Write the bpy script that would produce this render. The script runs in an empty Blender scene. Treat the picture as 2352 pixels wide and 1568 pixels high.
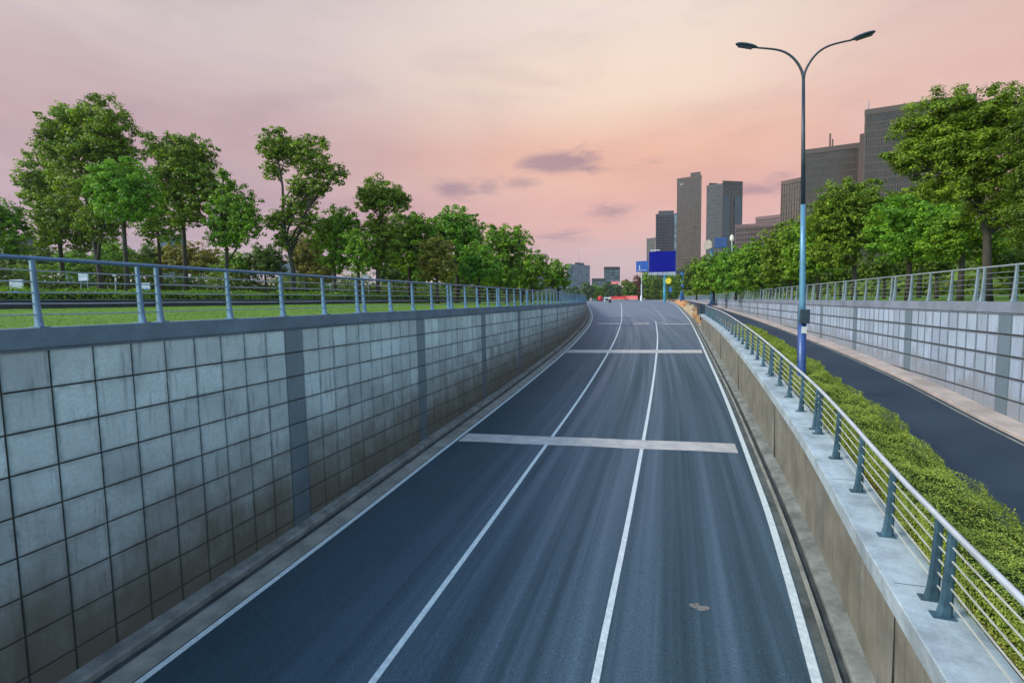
import bpy, bmesh, math, random
import numpy as np
from mathutils import Matrix, Vector
random.seed(7); RNG = np.random.default_rng(7)
SC = bpy.context.scene
COL = SC.collection

# ------------------------------------------------------------------ camera
PF, PW, PH = 1150.0, 2352.0, 1568.0          # focal length and frame in photo units
CAM = np.array([0.0, 0.0, 0.32])             # eye just above grade, on the overbridge
YAW, PITCH, ROLL = 0.30698, 0.07934, 0.018
_fw = np.array([-math.sin(YAW)*math.cos(PITCH), math.cos(YAW)*math.cos(PITCH), -math.sin(PITCH)])
_r0 = np.array([math.cos(YAW), math.sin(YAW), 0.0]); _u0 = np.cross(_r0, _fw)
_R = _r0*math.cos(ROLL) - _u0*math.sin(ROLL); _U = _u0*math.cos(ROLL) + _r0*math.sin(ROLL)
cd = bpy.data.cameras.new('camera'); cam = bpy.data.objects.new('camera', cd); COL.objects.link(cam)
m = Matrix(((_R[0], _U[0], -_fw[0], CAM[0]), (_R[1], _U[1], -_fw[1], CAM[1]), (_R[2], _U[2], -_fw[2], CAM[2]), (0, 0, 0, 1)))
cam.matrix_world = m
cd.sensor_width = 36; cd.lens = PF/PW*36; cd.clip_start = 0.1; cd.clip_end = 9000
SC.camera = cam

def ray(px, py):
    return _fw + _R*(px-PW/2)/PF - _U*(py-PH/2)/PF
def atY(px, py, Y):
    d = ray(px, py); return CAM + d*(Y/d[1])
def pxm(px, py, Y):                           # metres per photo unit at that point
    d = ray(px, py); return (Y/d[1])/PF

# ------------------------------------------------------------------ world, sun, exposure
SUN_EL, SUN_AZ = math.radians(36), math.radians(-118)       # azimuth from +Y towards +X
W = bpy.data.worlds.new('World'); SC.world = W; W.use_nodes = True
def lin(r, g, b): 
    f = lambda c: (c/255/12.92) if c <= 10 else ((c/255+.055)/1.055)**2.4
    return (f(r), f(g), f(b), 1)
class NT:
    def __init__(s, t): s.t = t; s.n = t.nodes; s.l = t.links; s.n.clear()
    def new(s, typ, **k):
        n = s.n.new(typ)
        for a, b in k.items(): setattr(n, a, b)
        return n
    def link(s, a, b): s.l.new(a, b)
    def inp(s, n, i, v):
        if v is None: return
        if hasattr(v, 'is_output'): s.l.new(v, n.inputs[i])
        else: n.inputs[i].default_value = v
    def math(s, op, a, b=None, c=None, clamp=False):
        n = s.new('ShaderNodeMath', operation=op); n.use_clamp = clamp
        s.inp(n, 0, a); s.inp(n, 1, b); s.inp(n, 2, c); return n.outputs[0]
    def mix(s, f, a, b, mode='MIX'):
        n = s.new('ShaderNodeMix', data_type='RGBA', blend_type=mode)
        s.inp(n, 0, f); s.inp(n, 6, a); s.inp(n, 7, b); return n.outputs[2]
    def ramp(s, f, stops, interp='EASE'):
        n = s.new('ShaderNodeValToRGB'); r = n.color_ramp; r.interpolation = interp
        while len(r.elements) > 1: r.elements.remove(r.elements[0])
        r.elements[0].position = stops[0][0]; r.elements[0].color = stops[0][1]
        for p, c in stops[1:]:
            e = r.elements.new(p); e.color = c
        s.inp(n, 0, f); return n.outputs[0]
    def remap(s, v, a, b, c=0., d=1., smooth=True):
        n = s.new('ShaderNodeMapRange'); n.interpolation_type = 'SMOOTHSTEP' if smooth else 'LINEAR'
        s.inp(n, 0, v); s.inp(n, 1, a); s.inp(n, 2, b); s.inp(n, 3, c); s.inp(n, 4, d); return n.outputs[0]
    def noise(s, vec, scale, detail=4, rough=.55, dist=0.):
        n = s.new('ShaderNodeTexNoise'); s.inp(n, 'Vector', vec); n.inputs['Scale'].default_value = scale
        n.inputs['Detail'].default_value = detail; n.inputs['Roughness'].default_value = rough
        n.inputs['Distortion'].default_value = dist; return n.outputs['Fac']
    def mapping(s, vec, scale=(1, 1, 1), loc=(0, 0, 0)):
        n = s.new('ShaderNodeMapping'); s.inp(n, 0, vec); n.inputs['Scale'].default_value = scale
        n.inputs['Location'].default_value = loc; return n.outputs[0]
    def sep(s, vec):
        n = s.new('ShaderNodeSeparateXYZ'); s.inp(n, 0, vec); return n.outputs
    def comb(s, x, y, z):
        n = s.new('ShaderNodeCombineXYZ'); s.inp(n, 0, x); s.inp(n, 1, y); s.inp(n, 2, z); return n.outputs[0]

def build_world():
    T = NT(W.node_tree)
    tc = T.new('ShaderNodeTexCoord').outputs['Generated']
    X, Y, Z = T.sep(tc)
    zz = T.math('MAXIMUM', Z, 0.0)
    az = T.math('ARCTAN2', X, Y)                       # 0 = along the road, + to the right
    el = T.math('ARCSINE', zz)
    def L(*c): return lin(*c)
    # elevation ramps (radians, 0..0.62)
    e = T.math('DIVIDE', el, 0.62, clamp=True)
    mid = T.ramp(e, [(0, L(200, 180, 190)), (.10, L(206, 176, 182)), (.24, L(231, 177, 169)), (.42, L(241, 187, 165)),
                     (.62, L(247, 221, 202)), (.82, L(239, 222, 212)), (1, L(222, 210, 210))])
    lef = T.ramp(e, [(0, L(180, 170, 186)), (.2, L(184, 154, 170)), (.45, L(192, 162, 170)), (.72, L(210, 194, 196)), (1, L(186, 178, 188))])
    rig = T.ramp(e, [(0, L(205, 168, 178)), (.25, L(224, 174, 174)), (.5, L(226, 184, 176)), (.75, L(222, 192, 188)), (1, L(212, 192, 194))])
    fl = T.remap(az, -0.85, -0.10, 1, 0)
    fr = T.remap(az, 0.0, 0.48, 0, 1)
    c = T.mix(fl, mid, lef); c = T.mix(fr, c, rig)
    # broad thin veils
    v = T.comb(T.math('MULTIPLY', az, 1.6), T.math('MULTIPLY', el, 5.5), 0.3)
    n1 = T.noise(v, 2.2, 5, .55, .4)
    c = T.mix(T.remap(n1, .35, .75, 0, .30), c, T.mix(.5, c, L(250, 232, 215)))
    c = T.mix(T.remap(n1, .5, .25, 0, .35), c, T.mix(.5, c, L(160, 140, 160)))
    # small dusky wisps
    v2 = T.comb(T.math('MULTIPLY', az, 10.0), T.math('MULTIPLY', el, 34.0), 1.7)
    n2 = T.noise(v2, 1.6, 6, .6, .6)
    tot = None
    def azel(px, py):
        d = ray(px, py); d = d/np.linalg.norm(d); return math.atan2(d[0], d[1]), math.asin(d[2])
    for px, py, w, h, s in [(1280, 374, 96, 26, 1.0), (1345, 384, 50, 20, .6), (1052, 434, 62, 30, .8), (1118, 431, 34, 18, .7), (1195, 421, 46, 20, .6),
                            (1400, 486, 70, 24, .55), (1290, 545, 100, 26, .45), (1745, 432, 90, 20, .5), (1800, 405, 60, 18, .35), (1480, 372, 60, 14, .3),(160, 560, 220, 50, .4)]:
        a0, e0 = azel(px, py); k = 1/PF
        dx = T.math('DIVIDE', T.math('SUBTRACT', az, a0), w*k*1.05); dy = T.math('DIVIDE', T.math('SUBTRACT', el, e0), h*k)
        d2 = T.math('ADD', T.math('MULTIPLY', dx, dx), T.math('MULTIPLY', dy, dy))
        g = T.math('MULTIPLY', T.math('EXPONENT', T.math('MULTIPLY', d2, -1.1)), s)
        tot = g if tot is None else T.math('MAXIMUM', tot, g)
    cf = T.math('MULTIPLY', T.remap(T.math('ADD', T.math('MULTIPLY', n2, .9), T.math('MULTIPLY', tot, .75)), .54, 1.1), .68)
    c = T.mix(cf, c, L(146, 124, 146))
    # overhead (never in frame): physical sky
    sky = T.new('ShaderNodeTexSky', sky_type='NISHITA'); sky.sun_disc = False
    sky.sun_elevation = SUN_EL; sky.sun_rotation = SUN_AZ; sky.altitude = 100; sky.air_density = 1.6; sky.dust_density = 1.5; sky.ozone_density = 3
    T.link(tc, sky.inputs[0]) if len(sky.inputs) else None
    hi = T.mix(1.0, sky.outputs[0], (SKYK*.86, SKYK*1.03, SKYK*1.02, 1), 'MULTIPLY')
    # overhead and away from the sunset the sky is the physical one, cooler
    away = T.remap(T.math('ABSOLUTE', az), 1.25, 1.9)
    c = T.mix(T.math('MAXIMUM', T.remap(el, .60, .95), away), c, hi)
    bg = T.new('ShaderNodeBackground'); bg.inputs[1].default_value = 1.0
    T.link(c, bg.inputs[0]); out = T.new('ShaderNodeOutputWorld'); T.link(bg.outputs[0], out.inputs[0])
SKYK = 0.34
build_world()
sd = bpy.data.lights.new('sun', 'SUN'); sun = bpy.data.objects.new('sun', sd); COL.objects.link(sun)
sd.energy = 2.6; sd.angle = math.radians(12); sd.color = (1.0, .90, .74)
sdir = Vector((math.sin(SUN_AZ)*math.cos(SUN_EL), math.cos(SUN_AZ)*math.cos(SUN_EL), math.sin(SUN_EL)))
sun.rotation_euler = sdir.to_track_quat('Z', 'Y').to_euler()
SC.view_settings.view_transform = 'Standard'; SC.view_settings.look = 'None'
SC.view_settings.exposure = 0.0; SC.view_settings.gamma = 1

# ------------------------------------------------------------------ profiles (metres; s runs along the road)
def table(pts):
    xs = np.array([p[0] for p in pts], float); ys = np.array([p[1] for p in pts], float)
    d = np.diff(ys)/np.diff(xs); mm = np.zeros(len(xs)); mm[0] = d[0]; mm[-1] = d[-1]
    mm[1:-1] = [(0 if a*b <= 0 else 2*a*b/(a+b)) for a, b in zip(d[:-1], d[1:])]
    def f(x):
        x = min(max(x, xs[0]), xs[-1]); i = min(max(np.searchsorted(xs, x)-1, 0), len(xs)-2)
        h = xs[i+1]-xs[i]; t = (x-xs[i])/h
        return float((2*t**3-3*t*t+1)*ys[i]+(t**3-2*t*t+t)*h*mm[i]+(-2*t**3+3*t*t)*ys[i+1]+(t**3-t*t)*h*mm[i+1])
    return f
ZR = table([(-12, -7.1), (0, -7.03), (6, -6.88), (13, -6.63), (21, -6.24), (30, -5.83), (48, -5.10), (63, -4.5), (86, -3.77), (97, -3.42), (130, -2.45), (190, -1.2), (300, -.12), (330, -.03), (460, -.03)])
XW = table([(-12, -11), (25, -11), (50, -11.6), (75, -13.3), (99, -16.0), (125, -20.0), (160, -26.0), (200, -33), (300, -52), (460, -84)])   # left wall face
XL1 = table([(-12, -5.35), (25, -5.35), (51, -5.95), (85, -7.9), (120, -10.9), (208, -19.5), (300, -31), (460, -58)])
XL2 = table([(-12, -1.3), (8, -1.3), (16, -1.2), (30, -1.12), (54, -1.3), (90, -2.4), (120, -4.2), (208, -11), (300, -22), (460, -48)])
XR = table([(-12, 1.5), (0, 2.05), (6, 2.4), (10, 2.62), (13.5, 2.83), (18, 3.0), (38, 3.25), (85, 3.3), (123, 2.6), (180, 1.0), (250, -4), (320, -12), (460, -34)])
ZM = table([(-12, -4.6), (0, -4.45), (8, -4.28), (11, -4.15), (15.5, -3.8), (20, -3.5), (31, -2.9), (51, -2.2), (70, -1.98), (110, -1.62), (180, -.9), (260, -.2), (320, -.02)])
ZQ = table([(-12, -5.2), (0, -4.95), (10, -4.62), (20, -4.1), (28, -3.55), (43, -3.03), (70, -2.5), (100, -2.08), (150, -1.3), (250, -.15), (320, -.03), (460, -.03)])
XQ = table([(-12, 11), (60, 11), (110, 10.8), (180, 8.5), (260, 2.5), (320, -4), (460, -24)])     # right wall face
XWL = lambda s: XW(s) + 1.3

# ------------------------------------------------------------------ materials
MATS = {}
def newmat(name, fn):
    m = bpy.data.materials.new(name); m.use_nodes = True; T = NT(m.node_tree)
    out = T.new('ShaderNodeOutputMaterial'); b = T.new('ShaderNodeBsdfPrincipled'); T.link(b.outputs[0], out.inputs[0])
    fn(T, b, out); MATS[name] = m; return m
def bump(T, b, h, strength=.3, dist=.02):
    n = T.new('ShaderNodeBump'); n.inputs['Strength'].default_value = strength; n.inputs['Distance'].default_value = dist
    T.link(h, n.inputs['Height']); T.link(n.outputs[0], b.inputs['Normal'])
def uvn(T): return T.new('ShaderNodeTexCoord').outputs['UV']
def objn(T): return T.new('ShaderNodeTexCoord').outputs['Object']
def posn(T): return T.new('ShaderNodeNewGeometry').outputs['Position']
def c4(c): return (c[0], c[1], c[2], 1)

def plain(name, col, rough=.6, metal=0., var=.15, scale=3., bmp=.0, spec=.5):
    def fn(T, b, out):
        n = T.noise(posn(T), scale, 6, .6)
        lo = c4([x*(1-var) for x in col]); hi = c4([min(1, x*(1+var)) for x in col])
        T.link(T.mix(T.remap(n, .3, .7), lo, hi), b.inputs['Base Color'])
        b.inputs['Metallic'].default_value = metal
        T.link(T.remap(n, .2, .8, rough*.85, min(1, rough*1.15)), b.inputs['Roughness'])
        b.inputs['Specular IOR Level'].default_value = spec
        if bmp: bump(T, b, T.noise(posn(T), scale*12, 5, .6), bmp, .01)
    return newmat(name, fn)

def m_asphalt(T, b, out):
    uv = uvn(T); u, v, _ = T.sep(uv); p = posn(T)
    base = c4((.017, .038, .050))
    # polished wheel tracks: long streaks that follow the lanes
    st = T.noise(T.comb(T.math('MULTIPLY', u, 1.0), T.math('MULTIPLY', v, .012), 0.), 1.35, 3, .55)
    st2 = T.noise(T.comb(T.math('MULTIPLY', u, 4.2), T.math('MULTIPLY', v, .03), 3.), 1.3, 4, .6)
    wear = T.math('ADD', T.math('MULTIPLY', T.remap(st, .34, .70), .6), T.math('MULTIPLY', T.remap(st2, .35, .75), .22))
    # streaks are stronger in the two right-hand lanes, left lane stays darker (u is metres from road axis)
    lane = T.remap(u, -8.5, -4.0, .18, 1.)
    wear = T.math('MULTIPLY', wear, lane)
    c = T.mix(wear, base, c4((.075, .118, .165)))
    big = T.noise(p, .12, 4, .6); c = T.mix(T.remap(big, .35, .7, 0, .35), c, c4((.05, .075, .105)))
    fine = T.noise(p, 46., 3, .8)
    c = T.mix(1.0, c, T.ramp(fine, [(.3, (.5, .5, .5, 1)), (.5, (1, 1, 1, 1)), (.7, (2.4, 2.4, 2.4, 1))], 'LINEAR'), 'MULTIPLY')
    # base colour turns paler blue-grey further up the ramp
    far_pale = T.remap(v, 28, 120, 0, .75)
    c = T.mix(far_pale, c, c4((.155, .18, .235)))
    T.link(c, b.inputs['Base Color'])
    T.link(T.remap(wear, 0, 1, .72, .5), b.inputs['Roughness'])
    b.inputs['Specular IOR Level'].default_value = .3
    bump(T, b, T.noise(p, 70., 3, .7), .5, .006)
newmat('asphalt', m_asphalt)
def m_asphalt2(T, b, out):
    p = posn(T); big = T.noise(p, .25, 5, .6)
    c = T.mix(T.remap(big, .3, .7), c4((.018, .032, .055)), c4((.03, .047, .072)))
    fine = T.noise(p, 50., 3, .8)
    c = T.mix(1.0, c, T.ramp(fine, [(.3, (.6, .6, .6, 1)), (.55, (1, 1, 1, 1)), (.75, (1.8, 1.8, 1.8, 1))], 'LINEAR'), 'MULTIPLY')
    T.link(c, b.inputs['Base Color']); b.inputs['Roughness'].default_value = .75; b.inputs['Specular IOR Level'].default_value = .3
    bump(T, b, T.noise(p, 70., 3, .7), .5, .006)
newmat('asphalt_side', m_asphalt2)
def m_paint(T, b, out):
    p = posn(T); n = T.noise(p, 9., 6, .7); f = T.noise(p, 60., 3, .8)
    c = T.mix(T.remap(n, .38, .62, .0, .55), c4((.62, .66, .66)), c4((.36, .41, .44)))
    c = T.mix(T.remap(f, .55, .75, 0, .5), c, c4((.12, .15, .18)))
    T.link(c, b.inputs['Base Color']); b.inputs['Roughness'].default_value = .6
newmat('road_paint', m_paint)
def m_bar(T, b, out):
    p = posn(T); n = T.noise(p, 1.6, 6, .7); f = T.noise(p, 40., 3, .8)
    c = T.mix(T.remap(n, .35, .65, .0, .7), c4((.50, .45, .42)), c4((.30, .29, .30)))
    c = T.mix(T.remap(f, .5, .75, 0, .45), c, c4((.14, .15, .17)))
    T.link(c, b.inputs['Base Color']); b.inputs['Roughness'].default_value = .7
newmat('bar_paint', m_bar)
plain('scuff', (.16, .14, .13), .9, 0, .6, 14.)
def m_tile(base, dirt, amount, lo=.08, hi=.72):
    def fn(T, b, out):
        atn = T.new('ShaderNodeAttribute', attribute_name='tint'); at = atn.outputs['Color']; cl = atn.outputs['Alpha']
        h, r, k = T.sep(at)                          # height above the kerb / 8, random, slab kind
        uv = uvn(T); u, v, _ = T.sep(uv); p = posn(T)
        c = T.mix(r, c4([x*.80 for x in base]), c4([x*1.16 for x in base]))
        fine = T.noise(uv, 14., 6, .7)
        c = T.mix(T.remap(fine, .3, .72, 0, .42), c, c4([x*.52 for x in base]))
        streak = T.noise(T.comb(T.math('MULTIPLY', u, 5.), T.math('MULTIPLY', v, .45), 0.), 1.4, 5, .65)
        c = T.mix(T.remap(streak, .5, .74, 0, .6), c, c4((.10, .115, .12)))
        blot = T.noise(uv, .55, 5, .6)
        c = T.mix(T.remap(blot, .42, .68, 0, .38), c, c4((.24, .30, .32)))
        edge = T.math('SUBTRACT', 1., cl)
        c = T.mix(T.math('MULTIPLY', edge, T.remap(T.noise(uv, 2.3, 6, .7), .34, .68, lo, hi)), c, c4([x*.36 for x in base]))
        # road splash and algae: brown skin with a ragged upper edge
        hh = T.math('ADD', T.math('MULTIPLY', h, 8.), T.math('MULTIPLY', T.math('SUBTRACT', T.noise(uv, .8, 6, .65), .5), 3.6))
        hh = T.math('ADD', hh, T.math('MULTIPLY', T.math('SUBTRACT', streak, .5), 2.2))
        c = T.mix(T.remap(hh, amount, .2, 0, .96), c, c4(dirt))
        # darker inlay strips
        c = T.mix(T.math('MULTIPLY', k, .80), c, c4((.085, .125, .155)))
        T.link(c, b.inputs['Base Color']); b.inputs['Roughness'].default_value = .62; b.inputs['Specular IOR Level'].default_value = .35
        bump(T, b, T.noise(uv, 30., 5, .7), .35, .008)
    return fn
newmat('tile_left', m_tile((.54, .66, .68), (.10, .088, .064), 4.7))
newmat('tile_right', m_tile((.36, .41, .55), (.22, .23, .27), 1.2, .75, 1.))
plain('joint', (.032, .032, .028), .9, var=.4, scale=4)
def m_conc(col, amt=.4, sc=1.2, streaky=False):
    def fn(T, b, out):
        p = posn(T); n = T.noise(p, sc, 8, .65); f = T.noise(p, 22., 5, .75)
        c = T.mix(T.remap(n, .3, .7, 0, 1), c4([x*(1-amt) for x in col]), c4([x*(1+amt*.5) for x in col]))
        c = T.mix(T.remap(f, .45, .75, 0, .35), c, c4([x*.35 for x in col]))
        if streaky:
            s = T.noise(T.mapping(p, (0.01, 3.2, .25)), 1.6, 5, .65)
            c = T.mix(T.remap(s, .48, .7, 0, .62), c, c4([x*.33 for x in col]))
            s2 = T.noise(T.mapping(p, (0.01, .5, .12)), 1.6, 3, .6)
            c = T.mix(T.remap(s2, .45, .65, 0, .45), c, c4((.20, .165, .115)))
        T.link(c, b.inputs['Base Color']); b.inputs['Roughness'].default_value = .8; b.inputs['Specular IOR Level'].default_value = .3
        bump(T, b, T.noise(p, 35., 6, .7), .5, .01)
    return fn
newmat('coping_blue', m_conc((.135, .19, .245), .25, .9))
newmat('coping_right', m_conc((.20, .22, .29), .25, .9))
newmat('coping_pale', m_conc((.37, .425, .47), .38, 1.1))
newmat('wall_tan', m_conc((.205, .193, .165), .35, .8, True))
newmat('kerb_conc', m_conc((.20, .205, .19), .45, 1.6))
newmat('gutter_conc', m_conc((.26, .255, .225), .35, 1.2))
newmat('gutter_mid', m_conc((.10, .11, .105), .5, 1.3))
newmat('gutter_dark', m_conc((.05, .058, .06), .5, 1.5))
newmat('pave_pink', m_conc((.43, .345, .32), .25, .8))
newmat('earth', m_conc((.33, .19, .085), .5, .6))
plain('rail_blue', (.095, .175, .29), .4, .3, .18, 2.5, spec=.6)
plain('rail_steel', (.33, .38, .43), .42, .45, .12, 2., spec=.6)
plain('rail_grey', (.17, .21, .25), .45, .3, .2, 2.5)
plain('post_dark', (.055, .11, .155), .42, .3, .3, 3., spec=.5)
plain('pole_light', (.095, .23, .35), .35, .2, .12, 1.2)
plain('rail_cream', (.52, .51, .46), .4, .3, .15, 2.)
plain('rail_bright', (.62, .66, .72), .35, .5, .12, 2.)
plain('pole_dark', (.03, .045, .065), .4, .3, .2, 2.)
plain('pole_blue', (.025, .06, .20), .35, .1, .2, 1.5)
plain('lamp_head', (.035, .055, .085), .35, .3, .2, 3.)
plain('lens_smoke', (.06, .07, .09), .25, 0, .05, 3.)
plain('lamp_glass', (.55, .55, .52), .2, 0, .05, 3.)
plain('bark', (.045, .036, .028), .9, 0, .35, 4., .6)
def m_lawn(T, b, out):
    p = posn(T); n = T.noise(p, .35, 6, .65); f = T.noise(p, 9., 5, .8)
    c = T.mix(T.remap(n, .3, .7), c4((.06, .15, .018)), c4((.12, .21, .03)))
    c = T.mix(T.remap(f, .4, .75, 0, .6), c, c4((.17, .22, .05)))
    T.link(c, b.inputs['Base Color']); b.inputs['Roughness'].default_value = .9; b.inputs['Specular IOR Level'].default_value = .15
    bump(T, b, f, .8, .05)
newmat('lawn', m_lawn)
def leafmat(name, a, bcol, trans=.35, scale=.5):
    def fn(T, b, out):
        at = T.new('ShaderNodeAttribute', attribute_name='leaf').outputs['Color']
        r, g, _ = T.sep(at)
        c = T.mix(r, c4(a), c4(bcol))
        c = T.mix(T.remap(g, .82, 1, 0, .7), c, c4((bcol[0]*1.5, bcol[1]*1.1, bcol[2]*.9)))
        T.link(c, b.inputs['Base Color']); b.inputs['Roughness'].default_value = .55; b.inputs['Specular IOR Level'].default_value = .3
        tr = T.new('ShaderNodeBsdfTranslucent'); T.link(T.mix(1.0, c, (1.25, 1.35, .7, 1), 'MULTIPLY'), tr.inputs[0])
        mx = T.new('ShaderNodeMixShader'); mx.inputs[0].default_value = trans
        T.link(b.outputs[0], mx.inputs[1]); T.link(tr.outputs[0], mx.inputs[2]); T.link(mx.outputs[0], out.inputs[0])
    return newmat(name, fn)
leafmat('leaf_olive', (0.038, 0.07, 0.004), (0.29, 0.41, 0.022))
leafmat('leaf_green', (0.03, 0.09, 0.006), (0.29, 0.47, 0.02))
leafmat('leaf_bright', (0.045, 0.14, 0.008), (0.25, 0.46, 0.026))
leafmat('leaf_dark', (0.022, 0.05, 0.006), (0.18, 0.27, 0.02))
leafmat('leaf_brown', (0.1, 0.095, 0.016), (0.38, 0.32, 0.045))
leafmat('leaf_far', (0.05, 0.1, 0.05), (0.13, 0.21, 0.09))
leafmat('leaf_red', (.12, .03, .02), (.25, .09, .05))
leafmat('hedge_leaf', (0.12, 0.18, 0.02), (0.42, 0.5, 0.09), .3)
leafmat('hedge_leaf_dark', (0.05, 0.13, 0.012), (0.22, 0.34, 0.03), .3)

# ------------------------------------------------------------------ mesh helpers
class MB:
    def __init__(s): s.v = []; s.f = []; s.uv = []; s.a = []; s.useuv = False; s.usea = False
    def add(s, vs, fs, uvs=None, att=None):
        o = len(s.v); s.v += [tuple(map(float, p)) for p in vs]
        for i, f in enumerate(fs):
            s.f.append(tuple(o+j for j in f))
            if uvs is not None: s.uv.append([uvs[j] for j in f]); s.useuv = True
            else: s.uv.append([(0, 0)]*len(f))
            if att is not None: s.a.append([att[j] if isinstance(att[0], (list, tuple)) else att for j in f]); s.usea = True
            else: s.a.append([(0, 0, 0)]*len(f))
    def box(s, x0, y0, z0, x1, y1, z1):
        s.add([(x0, y0, z0), (x1, y0, z0), (x1, y1, z0), (x0, y1, z0), (x0, y0, z1), (x1, y0, z1), (x1, y1, z1), (x0, y1, z1)],
              [(0, 3, 2, 1), (4, 5, 6, 7), (0, 1, 5, 4), (1, 2, 6, 5), (2, 3, 7, 6), (3, 0, 4, 7)])
    def obox(s, p0, p1, back, z0, z1):
        """box whose front edge runs p0->p1 (xy) and which extends by vector back"""
        a, b = np.array(p0[:2]), np.array(p1[:2]); c, d = b+back, a+back
        q = [a, b, c, d]
        s.add([(*k, z0) for k in q]+[(*k, z1) for k in q], [(0, 3, 2, 1), (4, 5, 6, 7), (0, 1, 5, 4), (1, 2, 6, 5), (2, 3, 7, 6), (3, 0, 4, 7)])
    def tube(s, pts, rs, n=8, cap=True):
        pts = [Vector(p) for p in pts]; rings = []; o = len(s.v)
        if not isinstance(rs, (list, tuple)): rs = [rs]*len(pts)
        ref = None; vs = []; fs = []
        for i, p in enumerate(pts):
            t = (pts[min(i+1, len(pts)-1)]-pts[max(i-1, 0)]).normalized()
            if ref is None: ref = Vector((0, 0, 1)) if abs(t.z) < .9 else Vector((1, 0, 0))
            a = t.cross(ref).normalized(); b = a.cross(t).normalized(); ref = b if abs(b.dot(t)) < .5 else ref
            for k in range(n):
                w = 2*math.pi*k/n; vs.append(p + (a*math.cos(w)+b*math.sin(w))*rs[i])
        for i in range(len(pts)-1):
            for k in range(n):
                k2 = (k+1) % n; fs.append((i*n+k, i*n+k2, (i+1)*n+k2, (i+1)*n+k))
        if cap: fs.append(tuple(range(n))[::-1]); fs.append(tuple((len(pts)-1)*n+k for k in range(n)))
        s.add(vs, fs)
    def loft(s, svals, prof, closed=False, u0=None):
        """prof(s)-> list of (X,Z); UV = (running width, s)"""
        n = None; vs = []; uvs = []; fs = []
        for sv in svals:
            P = prof(sv); n = len(P); u = 0 if u0 is None else u0(sv); last = None
            for q in P:
                if last is not None: u += math.hypot(q[0]-last[0], q[1]-last[1])
                last = q; vs.append((q[0], sv, q[1])); uvs.append((u, sv))
        for i in range(len(svals)-1):
            for k in range(n if closed else n-1):
                k2 = (k+1) % n; fs.append((i*n+k, i*n+k2, (i+1)*n+k2, (i+1)*n+k))
        if closed: fs.append(tuple(range(n))); fs.append(tuple((len(svals)-1)*n+k for k in range(n))[::-1])
        s.add(vs, fs, uvs)
    def build(s, name, mat, parent=None, smooth=False, mat2=None):
        me = bpy.data.meshes.new(name); me.from_pydata(s.v, [], s.f)
        if s.useuv:
            l = me.uv_layers.new(name='UVMap'); l.data.foreach_set('uv', [c for f in s.uv for q in f for c in q])
        if s.usea:
            ca = me.color_attributes.new('tint', 'FLOAT_COLOR', 'CORNER')
            ca.data.foreach_set('color', [c for f in s.a for q in f for c in (q[0], q[1], q[2], q[3] if len(q) > 3 else 1.)])
        me.materials.append(MATS[mat] if isinstance(mat, str) else mat)
        if smooth: me.polygons.foreach_set('use_smooth', [True]*len(me.polygons))
        me.update(); o = bpy.data.objects.new(name, me); COL.objects.link(o)
        if parent is not None: o.parent = parent
        return o
def bevel(o, w=.01, seg=1):
    bm = bmesh.new(); bm.from_mesh(o.data); bmesh.ops.recalc_face_normals(bm, faces=bm.faces)
    bmesh.ops.bevel(bm, geom=[e for e in bm.edges if len(e.link_faces) == 2 and e.calc_face_angle(0) > .5], offset=w, segments=seg, affect='EDGES')
    bm.to_mesh(o.data); bm.free(); return o
def fixn(o):
    bm = bmesh.new(); bm.from_mesh(o.data); bmesh.ops.recalc_face_normals(bm, faces=bm.faces); bm.to_mesh(o.data); bm.free(); return o
def thing(name, label, cat, loc=(0, 0, 0), group=None, rz=0.):
    o = bpy.data.objects.new(name, None); COL.objects.link(o); o.location = loc; o.rotation_euler = (0, 0, rz)
    o.empty_display_size = .2
    o['label'] = label; o['category'] = cat
    if group: o['group'] = group
    return o
def tag(o, label, cat, group=None):
    o['label'] = label; o['category'] = cat
    if group: o['group'] = group
    return o
def struct(o): o['kind'] = 'structure'; return o
def stuff(o, label=None, cat=None):
    o['kind'] = 'stuff'
    if label: o['label'] = label
    if cat: o['category'] = cat
    return o
def frange(a, b, st):
    n = max(1, int(round((b-a)/st))); return [a+(b-a)*i/n for i in range(n+1)]
SV = frange(-12, 60, 2.) + frange(64, 200, 4.) + frange(210, 330, 10.)
SVL = SV + frange(345, 460, 15.)

def pl(f):
    xs = np.array(SVL); ys = np.array([f(x) for x in SVL]); return lambda q: float(np.interp(q, xs, ys))
ZR = pl(ZR); ZQ = pl(ZQ); ZM = pl(ZM)
# ------------------------------------------------------------------ setting: ground, roads, kerbs
GX = [0, -.4, -6, -14, -19.5, -26, -40, -70, -140, -400, -1200, -4000]
def gz(dx):                                    # lawn rises gently away from the wall
    return float(np.interp(dx, [0, .5, 4, 12, 19, 26, 60, 200, 4000], [-.10, -.10, -.02, .22, .42, .45, .45, .3, .0]))
def build_ground():
    b = MB(); S = [-400, -150, -60] + SV + [400, 520, 800, 1500, 1750]
    offs = [0, .5, 4, 12, 19, 26, 60, 200, 700, 1700]
    n = len(offs); vs = []; fs = []
    for s in S:
        sc = min(max(s, -12), 330); fade = 1 if s < 200 else max(0., 1-(s-200)/130.)
        xl = XW(sc) - .38; xr = XQ(sc) + .38
        for o in reversed(offs): vs.append((xl-o, s, gz(o)*fade - .06*(1-fade)))
        for o in offs: vs.append((xr+o, s, (gz(o)*.5)*fade - .06*(1-fade)))
    for i in range(len(S)-1):
        for k in range(2*n-1):
            if k == n-1 and S[i+1] <= 330: continue          # the cutting
            if k == n-1 and S[i] < 330: continue
            a = i*2*n+k; fs.append((a, a+1, a+2*n+1, a+2*n))
    b.add(vs, fs); return struct(b.build('ground', 'lawn'))
build_ground()
b = MB(); b.loft(SVL, lambda s: [(x, ZR(s)) for x in np.linspace(XW(s)+.02, XR(s)+1.0, 12)], u0=lambda s: -11.)
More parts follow.
